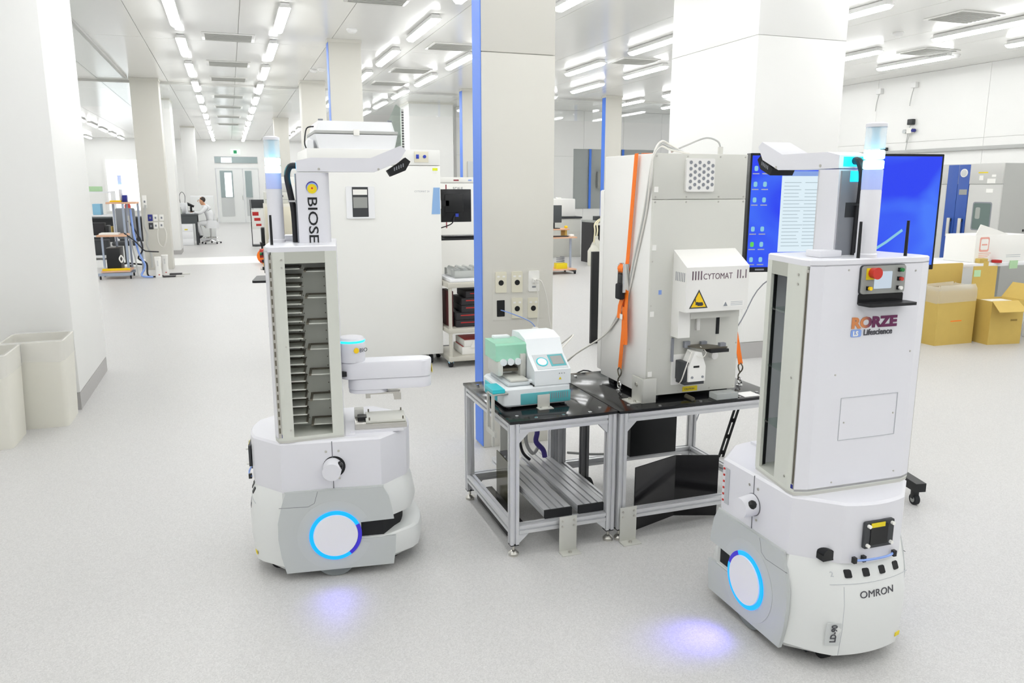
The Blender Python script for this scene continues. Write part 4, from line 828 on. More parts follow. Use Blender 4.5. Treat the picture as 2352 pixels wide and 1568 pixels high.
# ================================================================== SOCKETS AND CORDS ON THE NEAR PILLAR
PY = 4.44
so = 0
for px, py, kind, lab in ((1150, 648, 'round', 'cream socket plate with round dark outlet, upper left of the group on the pillar'), (1187, 647, 'round', 'cream socket plate with round dark outlet, upper middle on the pillar'), (1225.5, 645, 'mains', 'white mains socket with plugged cord on the pillar'),
                         (1150, 708, 'hole', 'open dark cable outlet with blue cable on the pillar'), (1187, 707, 'round', 'cream socket plate with round dark outlet, lower middle on the pillar'), (1224, 706, 'round', 'cream socket plate with round dark outlet, lower right on the pillar')):
    p = atY(px, py, PY); t = thing('wall_socket', lab, 'socket', (p.x, PY, p.z), group='socket plates on the near pillar')
    if kind == 'hole':
        MB().prism(rrect(-.025, .025, -.05, .05, .003, 2), -.003, 0, 'y').build('opening', 'black', t); continue
    MB().prism(rrect(-.035, .035, -.063, .063, .006, 3), -.008, 0, 'y').build('plate', 'creamsock' if kind == 'round' else 'paper', t)
    if kind == 'round':
        MB().cyl((0, -.008, -.003), (0, -.0095, -.003), .0165, n=20).build('outlet', 'black', t)
        for s in (-1, 1): boxp('label_window', 'paper', t, s*.017-.008, s*.017+.008, -.009, -.008, .03, .04)
    else:
        boxp('slots', 'labelgray', t, -.012, .012, -.009, -.008, -.04, -.03); MB().box(-.013, .013, -.035, -.008, -.008, .018, .003).build('plug', 'paper', t)
    so += 1
q = atY(1226, 640, PY); e = atY(1268, 790, PY)
one('power_cord', 'cablewhite', 'white power cord falling from the pillar socket to the dispenser', 'cable', MB().tube([(q.x, PY-.04, q.z), (q.x+.035, PY-.05, q.z-.02), (q.x+.075, PY-.04, q.z-.14), (q.x+.09, PY-.04, q.z-.26), (e.x, PY-.05, e.z), (e.x+.01, PY-.3, TT+.12), (1.47, 3.7, TT+.02), (1.46, 3.6, TT+.008)], .0045, 8, smooth=6), 'cords on the near pillar')
b = atY(1150, 712, PY); c = atY(1222, 748, PY)
one('network_cable', 'cableblue', 'light blue network cable arching from the pillar outlet', 'cable', MB().tube([(b.x, PY-.002, b.z), (b.x+.04, PY-.035, b.z-.012), (b.x+.12, PY-.055, b.z-.045), (c.x-.03, PY-.055, c.z+.035), (c.x, PY-.05, c.z+.004)], .003, 8, smooth=6), 'cords on the near pillar')
t = thing('cable_coupler', 'white cable coupler hanging on the pillar below the sockets', 'connector', (c.x, PY-.05, c.z)); MB().box(-.018, .02, -.014, .014, -.068, .0, .006).build('body', 'paper', t); MB().tube([(0, 0, -.066), (.003, 0, -.09), (.002, -.02, -.13), (.01, -.1, -.2)], .004, 8, smooth=4).build('cord', 'purple', t); MB().tube([(.012, 0, -.005), (.02, .0, .06), (.022, .005, .2), (.0, .01, .29)], .003, 6, smooth=4).build('white_cord', 'cablewhite', t)
boxp('trim_1', 'pillar', None, 1.455, 1.79, PY-.0015, PY, .80, 1.11); tag(bpy.data.objects['trim_1'], 'beige service panel carrying the sockets on the near pillar', None, None, 'structure')
# ================================================================== BINS AT THE LEFT
def waste_bin(lab, x1, y0):
    t = thing('waste_bin', lab, 'bin', (x1, y0, 0)); w, d, h = .34, .36, .59
    rg = lambda z, i, s_=0.: [(x, y, z) for x, y in rrect(-w+i-s_, 0-i+s_, 0+i-s_, d-i+s_, .03, 3)]
    MB().loft([rg(.0, .0), rg(h-.03, -.018), rg(h, -.02), rg(h, -.008), rg(.03, .012)], cap=True).build('tub', 'bin', t)
    mb = MB(); N = len(rg(0, 0)); random.seed(3)
    rr = []
    for k, (z, i) in enumerate(((h-.13, -.0215), (h-.05, -.022), (h+.004, -.024), (h+.006, -.006), (h-.12, .006))):
        rr.append([(x+random.uniform(-.004, .004)*(k in (0, 4)), y+random.uniform(-.003, .003)*(k in (0, 4)), zz+(random.uniform(-.012, .012) if k in (0, 4) else random.uniform(-.002, .004))) for x, y, zz in rg(z, i)])
    mb.loft(rr, cap=False).build('bag', 'bag', t); return t
waste_bin('cream waste bin with clear liner bag, right one beside the pillar', -1.126, 5.82)
waste_bin('cream waste bin with clear liner bag, left one cut by the picture edge', -1.365, 5.405)
# ================================================================== TALL INCUBATOR BEHIND THE LEFT ROBOT
t = thing('tall_incubator', 'tall white incubator cabinet on castors behind the left robot', 'incubator', (1.19, 6.8, 0)); hw = .565
MB().box(-hw, hw, .02, .95, .10, 1.91, .006).build('cabinet', 'inc', t); MB().box(-hw, hw, 0, .02, .10, 1.775, .005).build('door', 'inc', t); MB().box(-hw, hw, .0, .02, 1.779, 1.91, .005).build('upper_panel', 'inc', t)
for xx in (-hw+.1, hw-.1):
    for yy in (.1, .85):
        MB().cyl((xx-.018, yy, .045), (xx+.018, yy, .045), .045, n=20).build('castor', 'rubber', t); MB().cyl((xx-.021, yy, .045), (xx+.021, yy, .045), .032, n=16).build('castor_hub', 'seatblue', t); boxp('castor_fork', 'steelmat', t, xx-.03, xx+.03, yy-.02, yy+.03, .06, .10)
dp = MB().prism(rrect(-.26, -.02, 1.33, 1.60, .01, 3), -.012, 0, 'y').build('display_bezel', 'inctop', t)
MB().prism(rrect(-.21, -.075, 1.345, 1.595, .003, 2), -.014, -.012, 'y').build('display', 'labeldark', dp); boxp('brand_plate', 'paper', dp, -.203, -.083, -.0155, -.014, 1.53, 1.575); boxp('touch_field', 'hmi', dp, -.203, -.083, -.0152, -.014, 1.42, 1.51)
text('lettering', 'CYTOMAT 24', 'textlight', t, .022, TM((.33, -.0006, 1.55), (1, 0, 0), (0, 0, 1)))
lb = MB().loft([[(.50-.03*(1-k)-.0, y, 1.36+.23*k), (.56, y, 1.36+.23*k)] for k in (0, 1) for y in (-.002,)], cap=False) if False else MB().prism([(.48, 1.36), (.557, 1.36), (.557, 1.59), (.50, 1.59)], -.0025, -.0002, 'y'); lb.build('blue_tag', 'bluelabel', t)
boxp('yellow_sticker', 'yellowstick', t, .495, .54, -.0015, -.0002, 1.735, 1.757); boxp('white_sticker', 'paper', t, .5, .53, -.0015, -.0002, 1.71, 1.732)
sw = MB().box(.335, .46, -.006, 0, 1.805, 1.895, .002).build('switch_plate', 'cream', t); MB().box(.35, .375, -.012, -.006, 1.835, 1.87, .002).build('rocker_switch', 'blueknob', sw); MB().cyl((.425, -.006, 1.853), (.425, -.014, 1.853), .014, n=16).build('knob', 'blueknob', sw)
t = thing('equipment_box', 'white lidded equipment box on top of the tall incubator', 'box', (1.04, 7.0, 1.91)); MB().loft([[(x, y, z) for x, y in rrect(-.34+i, .36-i, -.15, .55, .02, 2)] for z, i in ((0, .03), (.12, .0))]).build('tub', 'inctop', t); MB().box(-.34, .36, -.15, .55, .125, .15, .004).build('lid_rim', 'cablegray', t); MB().loft([[(x, y, z) for x, y in rrect(-.32+i, .34-i, -.13+i, .53-i, .02, 2)] for z, i in ((.15, 0), (.23, .02))]).build('lid', 'inctop', t); MB().box(-.02, .03, -.165, -.15, .11, .16, .003).build('latch', 'paper', t)
for xx in (-.28, .3): MB().box(xx-.02, xx+.02, -.1, -.08, .232, .245, .002).build('hinge', 'labelgray', t)
MB().tube([(-.34, -.1, .18), (-.4, -.12, .16), (-.42, -.12, .05), (-.41, -.12, .003)], .006, 6, smooth=5).build('cord', 'cableblack', t)
t = thing('glass_partition', 'slanted clear side plate beside the box on the tall incubator', 'panel', (1.44, 6.95, 1.91)); MB().prism([(-.1, 0), (.55, 0), (.55, .28), (.15, .40), (-.1, .33)], -.004, .004, 'x').build('plate', 'clear', t); MB().box(-.009, .009, -.118, -.1, 0, .335).build('edge_strip', 'cablegray', t)
mb = MB()
for k in range(14): mb.box(-.0095, .0095, -.119, -.117, .02+k*.022, .03+k*.022)
tag(mb.build('perforations', 'labeldark', t), kind='stuff')
one('small_case', 'inctop', 'small white case on the left end of the tall incubator roof', 'box', MB().box(.66, .68, 6.98, 7.2, 1.911, 2.0, .01).box(.645, .695, 6.9, 7.25, 1.911, 1.985, .01))
# ================================================================== STEEL CART WITH BOXES, MONITOR ARM
t = thing('steel_cart', 'stainless steel shelf cart between the tall incubator and the pillar', 'cart', (2.14, 6.62, 0)); w = .38
for z in (.765, .355, .10):
    sh_ = MB().box(-w, w, 0, .5, z-.045, z, .006).build('shelf', 'cart', t)
for xx in (-w+.025, w-.025):
    for yy in (.025, .475):
        MB().cyl((xx, yy, .075), (xx, yy, .72), .0165, n=14).build('post', 'cart', t); MB().cyl((xx, yy, .062), (xx, yy, .04), .014, n=10).build('castor_stem', 'steel', t)
        MB().cyl((xx-.015, yy+.02, .04), (xx+.015, yy+.02, .04), .04, n=18).build('castor_wheel', 'rubber', t); boxp('castor_fork', 'seatblue', t, xx-.02, xx+.02, yy-.015, yy+.03, .04, .085)
        for z in (.355, .10): MB().cyl((xx, yy, z-.05), (xx, yy, z+.005), .021, n=14).build('collar', 'cart', t)
z = .356
for k, (dx, hgt, lab) in enumerate(((0, .066, 'black flat box with red print, bottom of the pile on the cart'), (0, .066, 'black flat box with red print, second from the bottom on the cart'), (.05, .066, 'black flat box with red print, middle of the pile on the cart'), (.05, .066, 'black flat box with red print, second from the top on the cart'), (.09, .06, 'black flat box with red print, top of the pile on the cart'))):
    t = thing('supply_box', lab, 'box', (2.02+dx, 6.68, z), group='black boxes on the cart'); MB().box(-.17, .19, 0, .3, 0, hgt-.004, .002).build('carton', 'boxblack', t); boxp('red_print', 'boxred', t, -.13, .02, -.001, 0, hgt*.55, hgt*.68); z += hgt
t = thing('red_binder', 'dark red binder at the left end of the cart shelf', 'binder', (1.80, 6.74, .356)); MB().box(-.005, .04, 0, .24, 0, .32, .003).build('cover', 'maroon', t); boxp('pages', 'paper', t, -.0, .035, .005, .242, .004, .31)
for k, (x0, z0, hgt, lab) in enumerate(((1.9, .101, .07, 'white carton with red lid print on the lowest cart shelf'), (1.92, .172, .06, 'torn white carton on top of another on the lowest cart shelf'))):
    t = thing('white_carton', lab, 'box', (x0, 6.68, z0)); MB().box(0, .34, 0, .3, 0, hgt-.001, .003).build('carton', 'paper', t); boxp('red_print', 'boxred', t, .01, .33, .02, .28, hgt-.001, hgt); 
    if k: MB().loft([[(.06, -.004, .0), (.2, -.004, .02), (.2, -.004, .05), (.08, -.004, .04)], [(.06, -.016, -.01), (.2, -.012, .015), (.2, -.008, .052), (.08, -.01, .042)]]).build('torn_flap', 'paper', t)
t = thing('clear_rack', 'clear plastic rack of tubes on the top of the cart', 'rack', (2.12, 6.68, .766)); MB().box(-.33, .33, -.03, .4, 0, .03, .004).build('tray', 'inctop', t); MB().box(-.28, .3, 0, .36, .03, .10, .006).build('clear_box', 'acrylic', t)
for k in range(8): MB().cyl((-.24+k*.068, .03, .1), (-.24+k*.068, .33, .1), .02, n=10).build('tube', 'acrylic', t)
t = thing('monitor_arm', 'black monitor seen from behind on an arm with keyboard tray beside the cart', 'monitor', (1.835, 7.35, .0)); MB().box(-.03, .03, -.03, .03, .0, 1.60, .004).build('pole', 'black', t); boxp('foot', 'black', t, -.06, .2, -.1, .2, 0, .02)
MB().box(.02, .32, -.15, -.12, 1.27, 1.575, .006).build('screen_housing', 'screenblack', t); MB().box(.06, .24, -.16, -.14, 1.36, 1.53, .008).build('rear_cover', 'black', t); boxp('bracket', 'black', t, -.02, .1, -.16, -.03, 1.42, 1.47); boxp('blue_port', 'blueknob', t, .16, .19, -.163, -.16, 1.32, 1.35); MB().box(-.05, .02, -.19, -.12, 1.38, 1.49, .02).build('grip', 'inctop', t)
MB().box(-.05, .42, -.3, -.03, 1.11, 1.13, .004).build('keyboard_tray', 'black', t); MB().box(.02, .4, -.28, -.1, 1.131, 1.15, .004).build('keyboard', 'screenblack', t); MB().tube([(.15, -.165, 1.33), (.12, -.18, 1.26), (.05, -.1, 1.22), (.0, -.03, 1.2)], .005, 6, smooth=4).build('cord', 'cableblack', t)
# freezer behind the cart
t = thing('upright_freezer', 'white upright freezer with small lettering behind the cart', 'freezer', (2.62, 8.6, 0)); MB().box(-.44, .44, .02, .8, .0, 1.7, .006).build('cabinet', 'inctop', t); MB().box(-.44, .44, 0, .02, .05, 1.635, .004).build('door', 'paper', t); MB().box(-.44, .44, 0, .02, 1.64, 1.7, .004).build('header', 'paper', t)
text('lettering', 'SCALE', 'text', t, .055, TM((-.26, -.0008, 1.555), (1, 0, 0), (0, 0, 1)), sx=.75); boxp('red_line', 'textred', t, -.28, -.13, -.0008, 0, 1.525, 1.537); boxp('red_mark', 'textred', t, -.345, -.332, -.0008, 0, 1.54, 1.62); boxp('red_mark', 'textred', t, -.345, -.332, -.0008, 0, 1.14, 1.22); boxp('maker_plate', 'textred', t, -.25, -.19, -.0008, 0, 1.66, 1.675); boxp('blue_plate', 'cableblue', t, -.08, -.04, -.0008, 0, 1.662, 1.675)
one('notice_board', 'rgray2', 'pale notice sheet on the far pillar above the freezer', 'notice', MB().box(4.8, 5.08, 16.27, 16.29, 1.62, 2.12))
# ================================================================== RIGHT SIDE: TEST CHAMBER, TABLE, BOXES
t = thing('test_chamber', 'grey test chamber with blue double stripe and window against the right wall', 'chamber', (9.3, 7.47, 0))
MB().box(.02, 1.2, 0, .95, .08, 1.895, .008).build('cabinet', 'chambershade', t); boxp('plinth', 'labelgray', t, .08, 1.15, .05, .9, 0, .08); MB().box(0, .02, 0.0, .95, 1.63, 1.895, .004).build('upper_panel', 'chamber', t); MB().box(0, .02, 0.0, .48, .12, 1.626, .004).build('door', 'chamber', t); MB().box(0, .02, .83, .95, .12, 1.626, .004).build('side_panel', 'chamber', t)
for y0, y1 in ((.485, .655), (.66, .826)): 
    st = MB().box(-.004, .02, y0, y1, .12, 1.885, .003).build('blue_stripe', 'bluestripe', t); hd = MB().box(-.05, -.03, y0+.03, y0+.075, .93, 1.18, .006).build('handle', 'steelmat', st); boxp('handle_stay', 'black', hd, -.035, -.004, y0+.04, y0+.065, .94, .98); boxp('handle_stay', 'black', hd, -.035, -.004, y0+.04, y0+.065, 1.13, 1.17)
MB().cyl((-.004, .57, 1.775), (-.012, .57, 1.775), .055, n=24).build('gauge', 'paper', t); MB().cyl((-.012, .57, 1.775), (-.0135, .57, 1.775), .045, n=24).build('gauge_face', 'rgray2', t); boxp('panel_meter', 'hmi', t, -.008, -.004, .50, .62, 1.49, 1.56)
wn = MB().prism(rrect(.11, .39, 1.03, 1.40, .03), -.003, .0, 'x').build('window_frame', 'labelgray', t); MB().prism(rrect(.125, .375, 1.045, 1.385, .025), -.005, -.003, 'x').build('window_glass', 'glassdark', wn); MB().prism(rrect(.27, .34, 1.18, 1.33, .02), -.006, -.005, 'x').build('pale_patch', 'beaker', wn)  # window carries a paler rounded patch on its glass
boxp('yellow_notice', 'yellow', t, -.002, .0, .22, .36, 1.77, 1.785)
for y0, z0, y1, z1 in ((.28, 1.68, .34, 1.74), (.1, 1.64, .22, 1.70), (.1, 1.72, .16, 1.75), (.12, 1.52, .22, 1.57)): boxp('notice', 'paper', t, -.002, .0, y0, y1, z0, z1)
boxp('lock', 'black', t, .45, .47, -.01, 0, 1.02, 1.05)
t = thing('lab_table', 'table with white top in front of the test chamber', 'table', (8.1, 6.7, 0)); MB().box(-1.0, .75, -.35, .35, .73, .77, .004).build('top', 'inctop', t)
for xx in (-.95, .7):
    for yy in (-.3, .3): MB().box(xx-.02, xx+.02, yy-.02, yy+.02, 0, .729).build('leg', 'hmi', t)
boxp('under_shelf', 'steelmat', t, -.9, .7, -.3, .3, .2, .22)
# large white carton leaning on the table
t = thing('white_carton', 'large open white carton with red emblem standing on the table', 'box', (8.1, 6.62, .771)); MB().box(-.40, .40, -.2, .2, 0, .30, .004).build('carton', 'paper', t); MB().prism([(-.40, .301), (.1, .301), (-.1, .36), (-.34, .42)], -.19, -.182, 'y').build('open_flap', 'paper', t)
em = MB().prism(rrect(-.34, -.2, .12, .28, .02), -.2025, -.2, 'y').build('emblem_ring', 'palered', t); MB().prism(rrect(-.325, -.215, .14, .26, .02), -.204, -.2025, 'y').build('emblem_field', 'paper', em); boxp('emblem_bar', 'palered', em, -.31, -.23, -.205, -.204, .19, .205)
for k in range(3): boxp('print_line', 'palered', t, -.34, -.2+.02*k, -.201, -.2, .06+.02*k, .066+.02*k)
for k in range(2): boxp('print_line', 'textlight', t, .08, .3, -.201, -.2, .05+.02*k, .056+.02*k)
one('red_tape', 'boxred', 'roll of red tape lying on the table edge', 'tape', MB().lathe([(.03, .772), (.05, .772), (.05, .80), (.03, .80), (.03, .772)], (7.98, 6.365, 0), 20)); one('brown_block', 'card', 'small brown block lying on the table edge', 'block', MB().box(7.72, 7.84, 6.36, 6.42, .771, .82, .003)); one('green_note', 'lightgreen', 'pale green note hanging on the table edge', 'note', MB().box(8.15, 8.27, 6.338, 6.345, .70, .79))
# folded cartons standing behind the bin box
for k in range(4):
    lab = ['folded brown carton leaning before the table, front one', 'folded brown carton leaning before the table, second', 'folded brown carton leaning before the table, third', 'folded brown carton leaning before the table, rearmost'][k]
    one('folded_carton', 'card', lab, 'cardboard', MB().box(6.62-.02*k, 7.33+.03*k, 6.24+.022*k, 6.256+.022*k, .002, .80-.005*k, .002), 'folded cartons before the table')
def carton(label, x0, x1, y0, y1, h, rz=0.):
    t = thing('carton', label, 'box', ((x0+x1)/2, (y0+y1)/2, 0), rz); a, b = (x1-x0)/2, (y1-y0)/2; th = .006
    for nm, q in (('front_wall', (-a, a, -b, -b+th)), ('back_wall', (-a, a, b-th, b)), ('side_wall', (-a, -a+th, -b+th, b-th)), ('side_wall', (a-th, a, -b+th, b-th))): MB().box(*q, 0, h).build(nm, 'card', t)
    boxp('bottom', 'carddark', t, -a+th, a-th, -b+th, b-th, 0, th); return t, a, b
t, a, b = carton('open brown carton lined with a clear bag on the floor by the right robot', 6.69, 7.2, 5.92, 6.2, .56)
rr = [[(x, y, z+random.uniform(-.012, .012)) for x, y in rrect(-a-i, a+i, -b-i, b+i, .02, 4)] for z, i in ((.44, .006), (.5, .008), (.565, .006), (.61, -.01), (.57, -.03), (.45, -.03))]
MB().loft(rr, cap=False).build('bag', 'bagclear', t)
boxp('print', 'orange', t, -.07, .08, -b-.001, -b, .24, .25)
t, a, b = carton('open brown carton with four raised flaps, rightmost on the floor', 7.27, 7.66, 5.75, 6.05, .45, R(-8))
fl1 = lambda n, P: MB().loft([P, [Vector(p)+Vector((0, 0, .005)) for p in P]]).build(n, 'card', t)
fl1('flap', [(-a, -b, .45), (a*.6, -b, .45), (a*.45, -b-.16, .36), (-a-.05, -b-.16, .36)]); fl1('flap', [(a, -b, .45), (a, b, .45), (a+.12, b, .6), (a+.12, -b, .6)])
MB().box(-a, a*.5, b-.006, b, .45, .78).build('tall_flap', 'card', t); MB().box(-.08, -.02, b-.008, b-.006, .78, .83).build('flap_tab', 'card', t); boxp('green_label', 'lightgreen', t, -a+.01, -a+.09, b-.009, b-.006, .67, .74)
boxp('inner_bag', 'paper', t, -a+.01, a-.01, -b+.01, b-.01, .40, .43); boxp('print', 'carddark', t, .05, .13, -b-.001, -b, .24, .26)
one('white_cabinet_end', 'inctop', 'white cabinet end cut by the right picture edge', 'cabinet', MB().box(8.02, 8.6, 5.5, 6.0, .002, .74, .004))
# cable reels and rail on the right wall
one('wall_rail', 'cablegray', 'grey conduit rail along the right wall', 'rail', MB().box(11.84, 11.898, 4, 16.5, 2.2, 2.26, .004))
for k, (px, py) in enumerate(((2090, 300), (2092, 280), (2030, 345), (2100, 195), (2020, 210))):
    p = atX(px, py, 11.85)
    lab = ['white socket cluster hanging on the right wall', 'small dark plug above the socket cluster on the right wall', 'dark cable clip on the wall rail beside the signal tower', 'white ceiling-side hook high on the right wall', 'small white hook high on the right wall above the signal tower'][k]
    t = thing('wall_fitting', lab, 'fitting', (11.9, p.y, p.z)); MB().box(-.08, -.001, -.06, .06, -.05, .05, .01).build('body', ['paper', 'labeldark', 'labeldark', 'lampwhite', 'lampwhite'][k], t); MB().tube([(-.05, 0, -.05), (-.06, .03, -.2), (-.05, .06, -.36)], .008, 6, smooth=4).build('cord', 'cablegray', t)
    if k == 0: MB().cyl((-.09, -.09, 0), (-.03, -.09, 0), .03, n=12).build('plug', 'navy', t); MB().cyl((-.09, .1, -.01), (-.03, .1, -.01), .04, n=12).build('socket', 'rgray2', t)
# dark strip board behind the strapped incubator
one('dark_board', 'black', 'narrow black board standing on the floor left of the strapped incubator', 'board', MB().box(3.43, 3.52, 7.2, 7.24, 0, .95, .003))
# ================================================================== LEFT BACKGROUND
t = thing('cable_trolley', 'two-deck trolley crowded with cables beside the left pillar', 'trolley', (-1.97, 15.3, 0))
for z, x0, x1, y0 in ((1.30, -.06, .42, .0), (.74, -.24, .24, -.12), (.12, -.22, .24, -.1)): MB().box(x0, x1, y0, .5, z, z+.03, .003).build('deck', 'wood', t)
for xx in (-.16, .22): MB().box(xx-.016, xx+.016, -.08, -.05, .07, .74).build('front_leg', 'frameblue', t)
for xx in (.0, .22, .40): MB().box(xx-.016, xx+.016, .44, .48, .07, 1.3).build('rear_leg', 'frameblue', t)
MB().box(.19, .225, -.02, .02, .07, 1.3).build('rear_leg', 'frameblue', t); MB().box(-.27, .27, -.1, -.06, .06, .11).build('base_bar', 'frameblue', t); MB().box(-.27, .27, .42, .46, .06, .11).build('base_bar', 'frameblue', t)
for xx in (-.24, .24):
    for yy in (-.08, .44): MB().cyl((xx-.012, yy, .03), (xx+.012, yy, .03), .03, n=14).build('castor', 'rubber', t)
T0 = Vector((-1.97, 15.3, 0))
def small(name, m, lab, cat, x0, x1, y0, y1, z0, z1, b=.003, grp=None): return one(name, m, lab, cat, MB().box(T0.x+x0, T0.x+x1, T0.y+y0, T0.y+y1, z0, z1, b), grp)
small('computer_case', 'black', 'black computer case on the lower deck of the cable trolley', 'computer', -.12, .1, -.06, .4, .152, .54); small('yellow_bar', 'amber', 'yellow bar lying across the cable trolley base', 'bar', -.2, .24, -.1, -.065, .1505, .19); small('paper_stack', 'paper', 'stack of papers on the middle deck of the cable trolley', 'paper', -.2, .1, -.08, .25, .772, .80)
small('yellow_tray', 'amber', 'yellow tray on the top deck of the cable trolley', 'tray', .0, .18, .05, .3, 1.332, 1.36); small('black_device', 'navy', 'small dark device with antenna on the top deck of the cable trolley', 'device', .2, .27, .1, .25, 1.332, 1.45)
t = thing('signal_tower', 'white signal light tower on the top deck of the cable trolley', 'light', (-1.80, 15.5, 1.331)); MB().cyl((0, 0, 0), (0, 0, .22), .028, n=14).build('pole', 'rwhite', t); MB().cyl((0, 0, .22), (0, 0, .30), .03, n=14).build('lit_lens', 'lenslit', t); MB().cyl((0, 0, .30), (0, 0, .46), .03, n=14).build('lens', 'lensblue', t)
for k, (m, lab, pts, r_) in enumerate((('cableblue', 'blue cable tangle falling from the cable trolley', [(.3, .2, 1.2), (.34, .0, .8), (.4, -.05, .45), (.48, -.05, .22), (.42, -.1, .05), (.6, -.1, .02)], .018), ('cableblack', 'black cable bundle behind the cable trolley', [(.25, .2, 1.0), (.42, .1, .7), (.46, .0, .5), (.38, .0, .35), (.5, .05, .25), (.52, .0, .03), (.75, .1, .015)], .015), ('cablegray', 'grey cable hanging at the side of the cable trolley', [(.28, .0, 1.1), (.3, -.02, .6), (.34, -.05, .3), (.36, -.08, .04)], .014), ('cableblack', 'black hose looping over the cable trolley middle', [(.2, -.1, .8), (.36, -.12, .66), (.48, -.06, .5), (.55, .1, .46), (.7, .2, .44)], .012), ('paper', 'white tape rolls hanging on the cable trolley', [(.12, -.13, .42), (.09, -.13, .36), (.12, -.13, .30), (.15, -.13, .36), (.12, -.13, .42)], .012))):
    one('cable', m, lab, 'cable', MB().tube([T0+Vector(p) for p in pts], r_, 6, smooth=5), 'cables of the cable trolley')
t = thing('office_chair', 'dark grey office chair behind the cable trolley', 'chair', (-2.05, 17.6, 0)); MB().box(-.14, .22, .1, .16, .55, 1.17, .03).build('backrest', 'labelgray', t); MB().box(-.2, .24, -.35, .1, .44, .52, .03).build('seat', 'labeldark', t); MB().cyl((.02, -.1, .08), (.02, -.1, .44), .03, n=10).build('post', 'black', t)
for a in range(5): MB().cyl((.02, -.1, .08), (.02+.28*math.cos(a*1.257), -.1+.28*math.sin(a*1.257), .04), .018, n=8).build('leg', 'black', t)
MB().box(-.3, -.24, -.3, .1, .6, .84, .01).build('armrest', 'black', t)
# things farther into the left bay
t = thing('lab_shelf', 'white shelf unit crowded with boxes in the left bay', 'shelf', (-2.77, 19.5, 0)); MB().box(-.5, -.46, 0, .5, 0, 1.5).build('side', 'inctop', t); MB().box(.3, .34, 0, .5, 0, 1.5).build('side', 'inctop', t)
for z in (.06, .5, .95, 1.46): boxp('board', 'inctop', t, -.46, .3, 0, .5, z, z+.03)
for nm, m, lab, q in (('storage_box', 'lightgreen', 'green rimmed box on top of the shelf unit in the left bay', (-3.020, -2.670, 19.550, 19.900, 1.492, 1.600)), ('storage_box', 'seatblue', 'pale blue bag on the shelf unit in the left bay', (-2.860, -2.700, 19.550, 19.900, 0.982, 1.220)), ('storage_box', 'labeldark', 'dark device on the lowest board of the shelf unit in the left bay', (-3.070, -2.620, 19.600, 19.900, 0.092, 0.420)), ('storage_box', 'boxblack', 'black box on the middle board of the shelf unit in the left bay', (-2.970, -2.670, 19.600, 19.900, 0.532, 0.800)), ('storage_box', 'card', 'brown box on the middle board of the shelf unit in the left bay', (-2.660, -2.520, 19.600, 19.900, 0.532, 0.720))): one(nm, m, lab, 'box', MB().box(*q, .005))
t = thing('dark_desk', 'long dark desk in the left bay behind the trolley', 'desk', (-3.2, 24.5, 0)); MB().box(-1.2, 1.2, 0, .7, .72, .76).build('top', 'darkdesk', t); MB().box(-1.15, 1.15, .3, .34, .05, .72).build('front_board', 'labeldark', t)
for xx in (-1.15, 1.1): MB().box(xx, xx+.05, .05, .65, 0, .72).build('leg', 'labeldark', t)
one('fire_extinguisher', 'red', 'red fire extinguisher in the left bay', 'extinguisher', MB().lathe([(.07, 0), (.07, .42), (.05, .48), (.025, .5), (.03, .56)], (-2.32, 19.0, .82), 14)) if False else None
t = thing('fire_extinguisher', 'red fire extinguisher on a white stand behind the trolley', 'extinguisher', (-2.05, 18.6, 0)); MB().cyl((0, 0, 0), (0, 0, .92), .05, n=12).build('stand', 'inctop', t); MB().lathe([(.06, .92), (.06, 1.2), (.04, 1.26), (.02, 1.28)], (0, 0, 0), 14).build('cylinder', 'red', t)
# two white upright boxes with flat dark feet
for x, y, lab in ((-1.285, 15.35, 'white upright network box on the floor, nearer of the two by the pillar'), (-1.20, 15.75, 'white upright network box on the floor, farther of the two by the pillar')):
    t = thing('network_box', lab, 'device', (x, y, 0), group='white upright boxes on the floor by the left pillar'); MB().loft([[(xx, yy, z) for xx, yy in rrect(-.05*k, .05*k, -.08, .08, .02, 3)] for z, k in ((0, 1.1), (.18, .85), (.36, 1.1))]).build('case', 'paper', t); boxp('logo', 'boxred', t, .0, .025, -.082, -.08, .04, .055); text('lettering', 'SERVER', 'textlight', t, .03, TM((-.01, -.0815, .30), (0, 0, -1), (1, 0, 0)))
    MB().box(.07, .28, -.12, .04, 0, .02, .004).build('flat_foot', 'boxblack', t); MB().box(.28, .42, -.1, .0, 0, .012, .003).build('foot_plate', 'steelmat', t)
# sockets and cables on the left pillar
for k, (px, py, m) in enumerate(((345, 500, 'navy'), (357, 500, 'paper'), (371, 500, 'paper'), (347, 519, 'labeldark'), (358, 518, 'paper'), (371, 517, 'paper'), (332, 463, 'paper'))):
    p = atY(px, py, 16.75); t = thing('wall_socket', ['dark socket plate, upper left on the left pillar', 'white socket plate, upper middle on the left pillar', 'white socket plate, upper right on the left pillar', 'dark socket plate, lower left on the left pillar', 'white socket plate, lower middle on the left pillar', 'white socket plate, lower right on the left pillar', 'tall white socket strip on the left pillar edge'][k], 'socket', (p.x, 16.75, p.z), group='socket plates on the left pillar')
    hh = .12 if k == 6 else .062; MB().box(-.04, .04, -.012, 0, -hh, hh, .004).build('plate', m, t); boxp('outlet', 'labelgray', t, -.015, .015, -.014, -.012, -.02, .02)
one('cable', 'cablewhite', 'white cables looping below the sockets of the left pillar', 'cable', MB().tube([(-1.23, 16.7, .82), (-1.2, 16.68, .66), (-1.26, 16.68, .45), (-1.34, 16.68, .5), (-1.36, 16.68, .66), (-1.34, 16.7, .8)], .012, 6, smooth=5), 'cables of the left pillar')
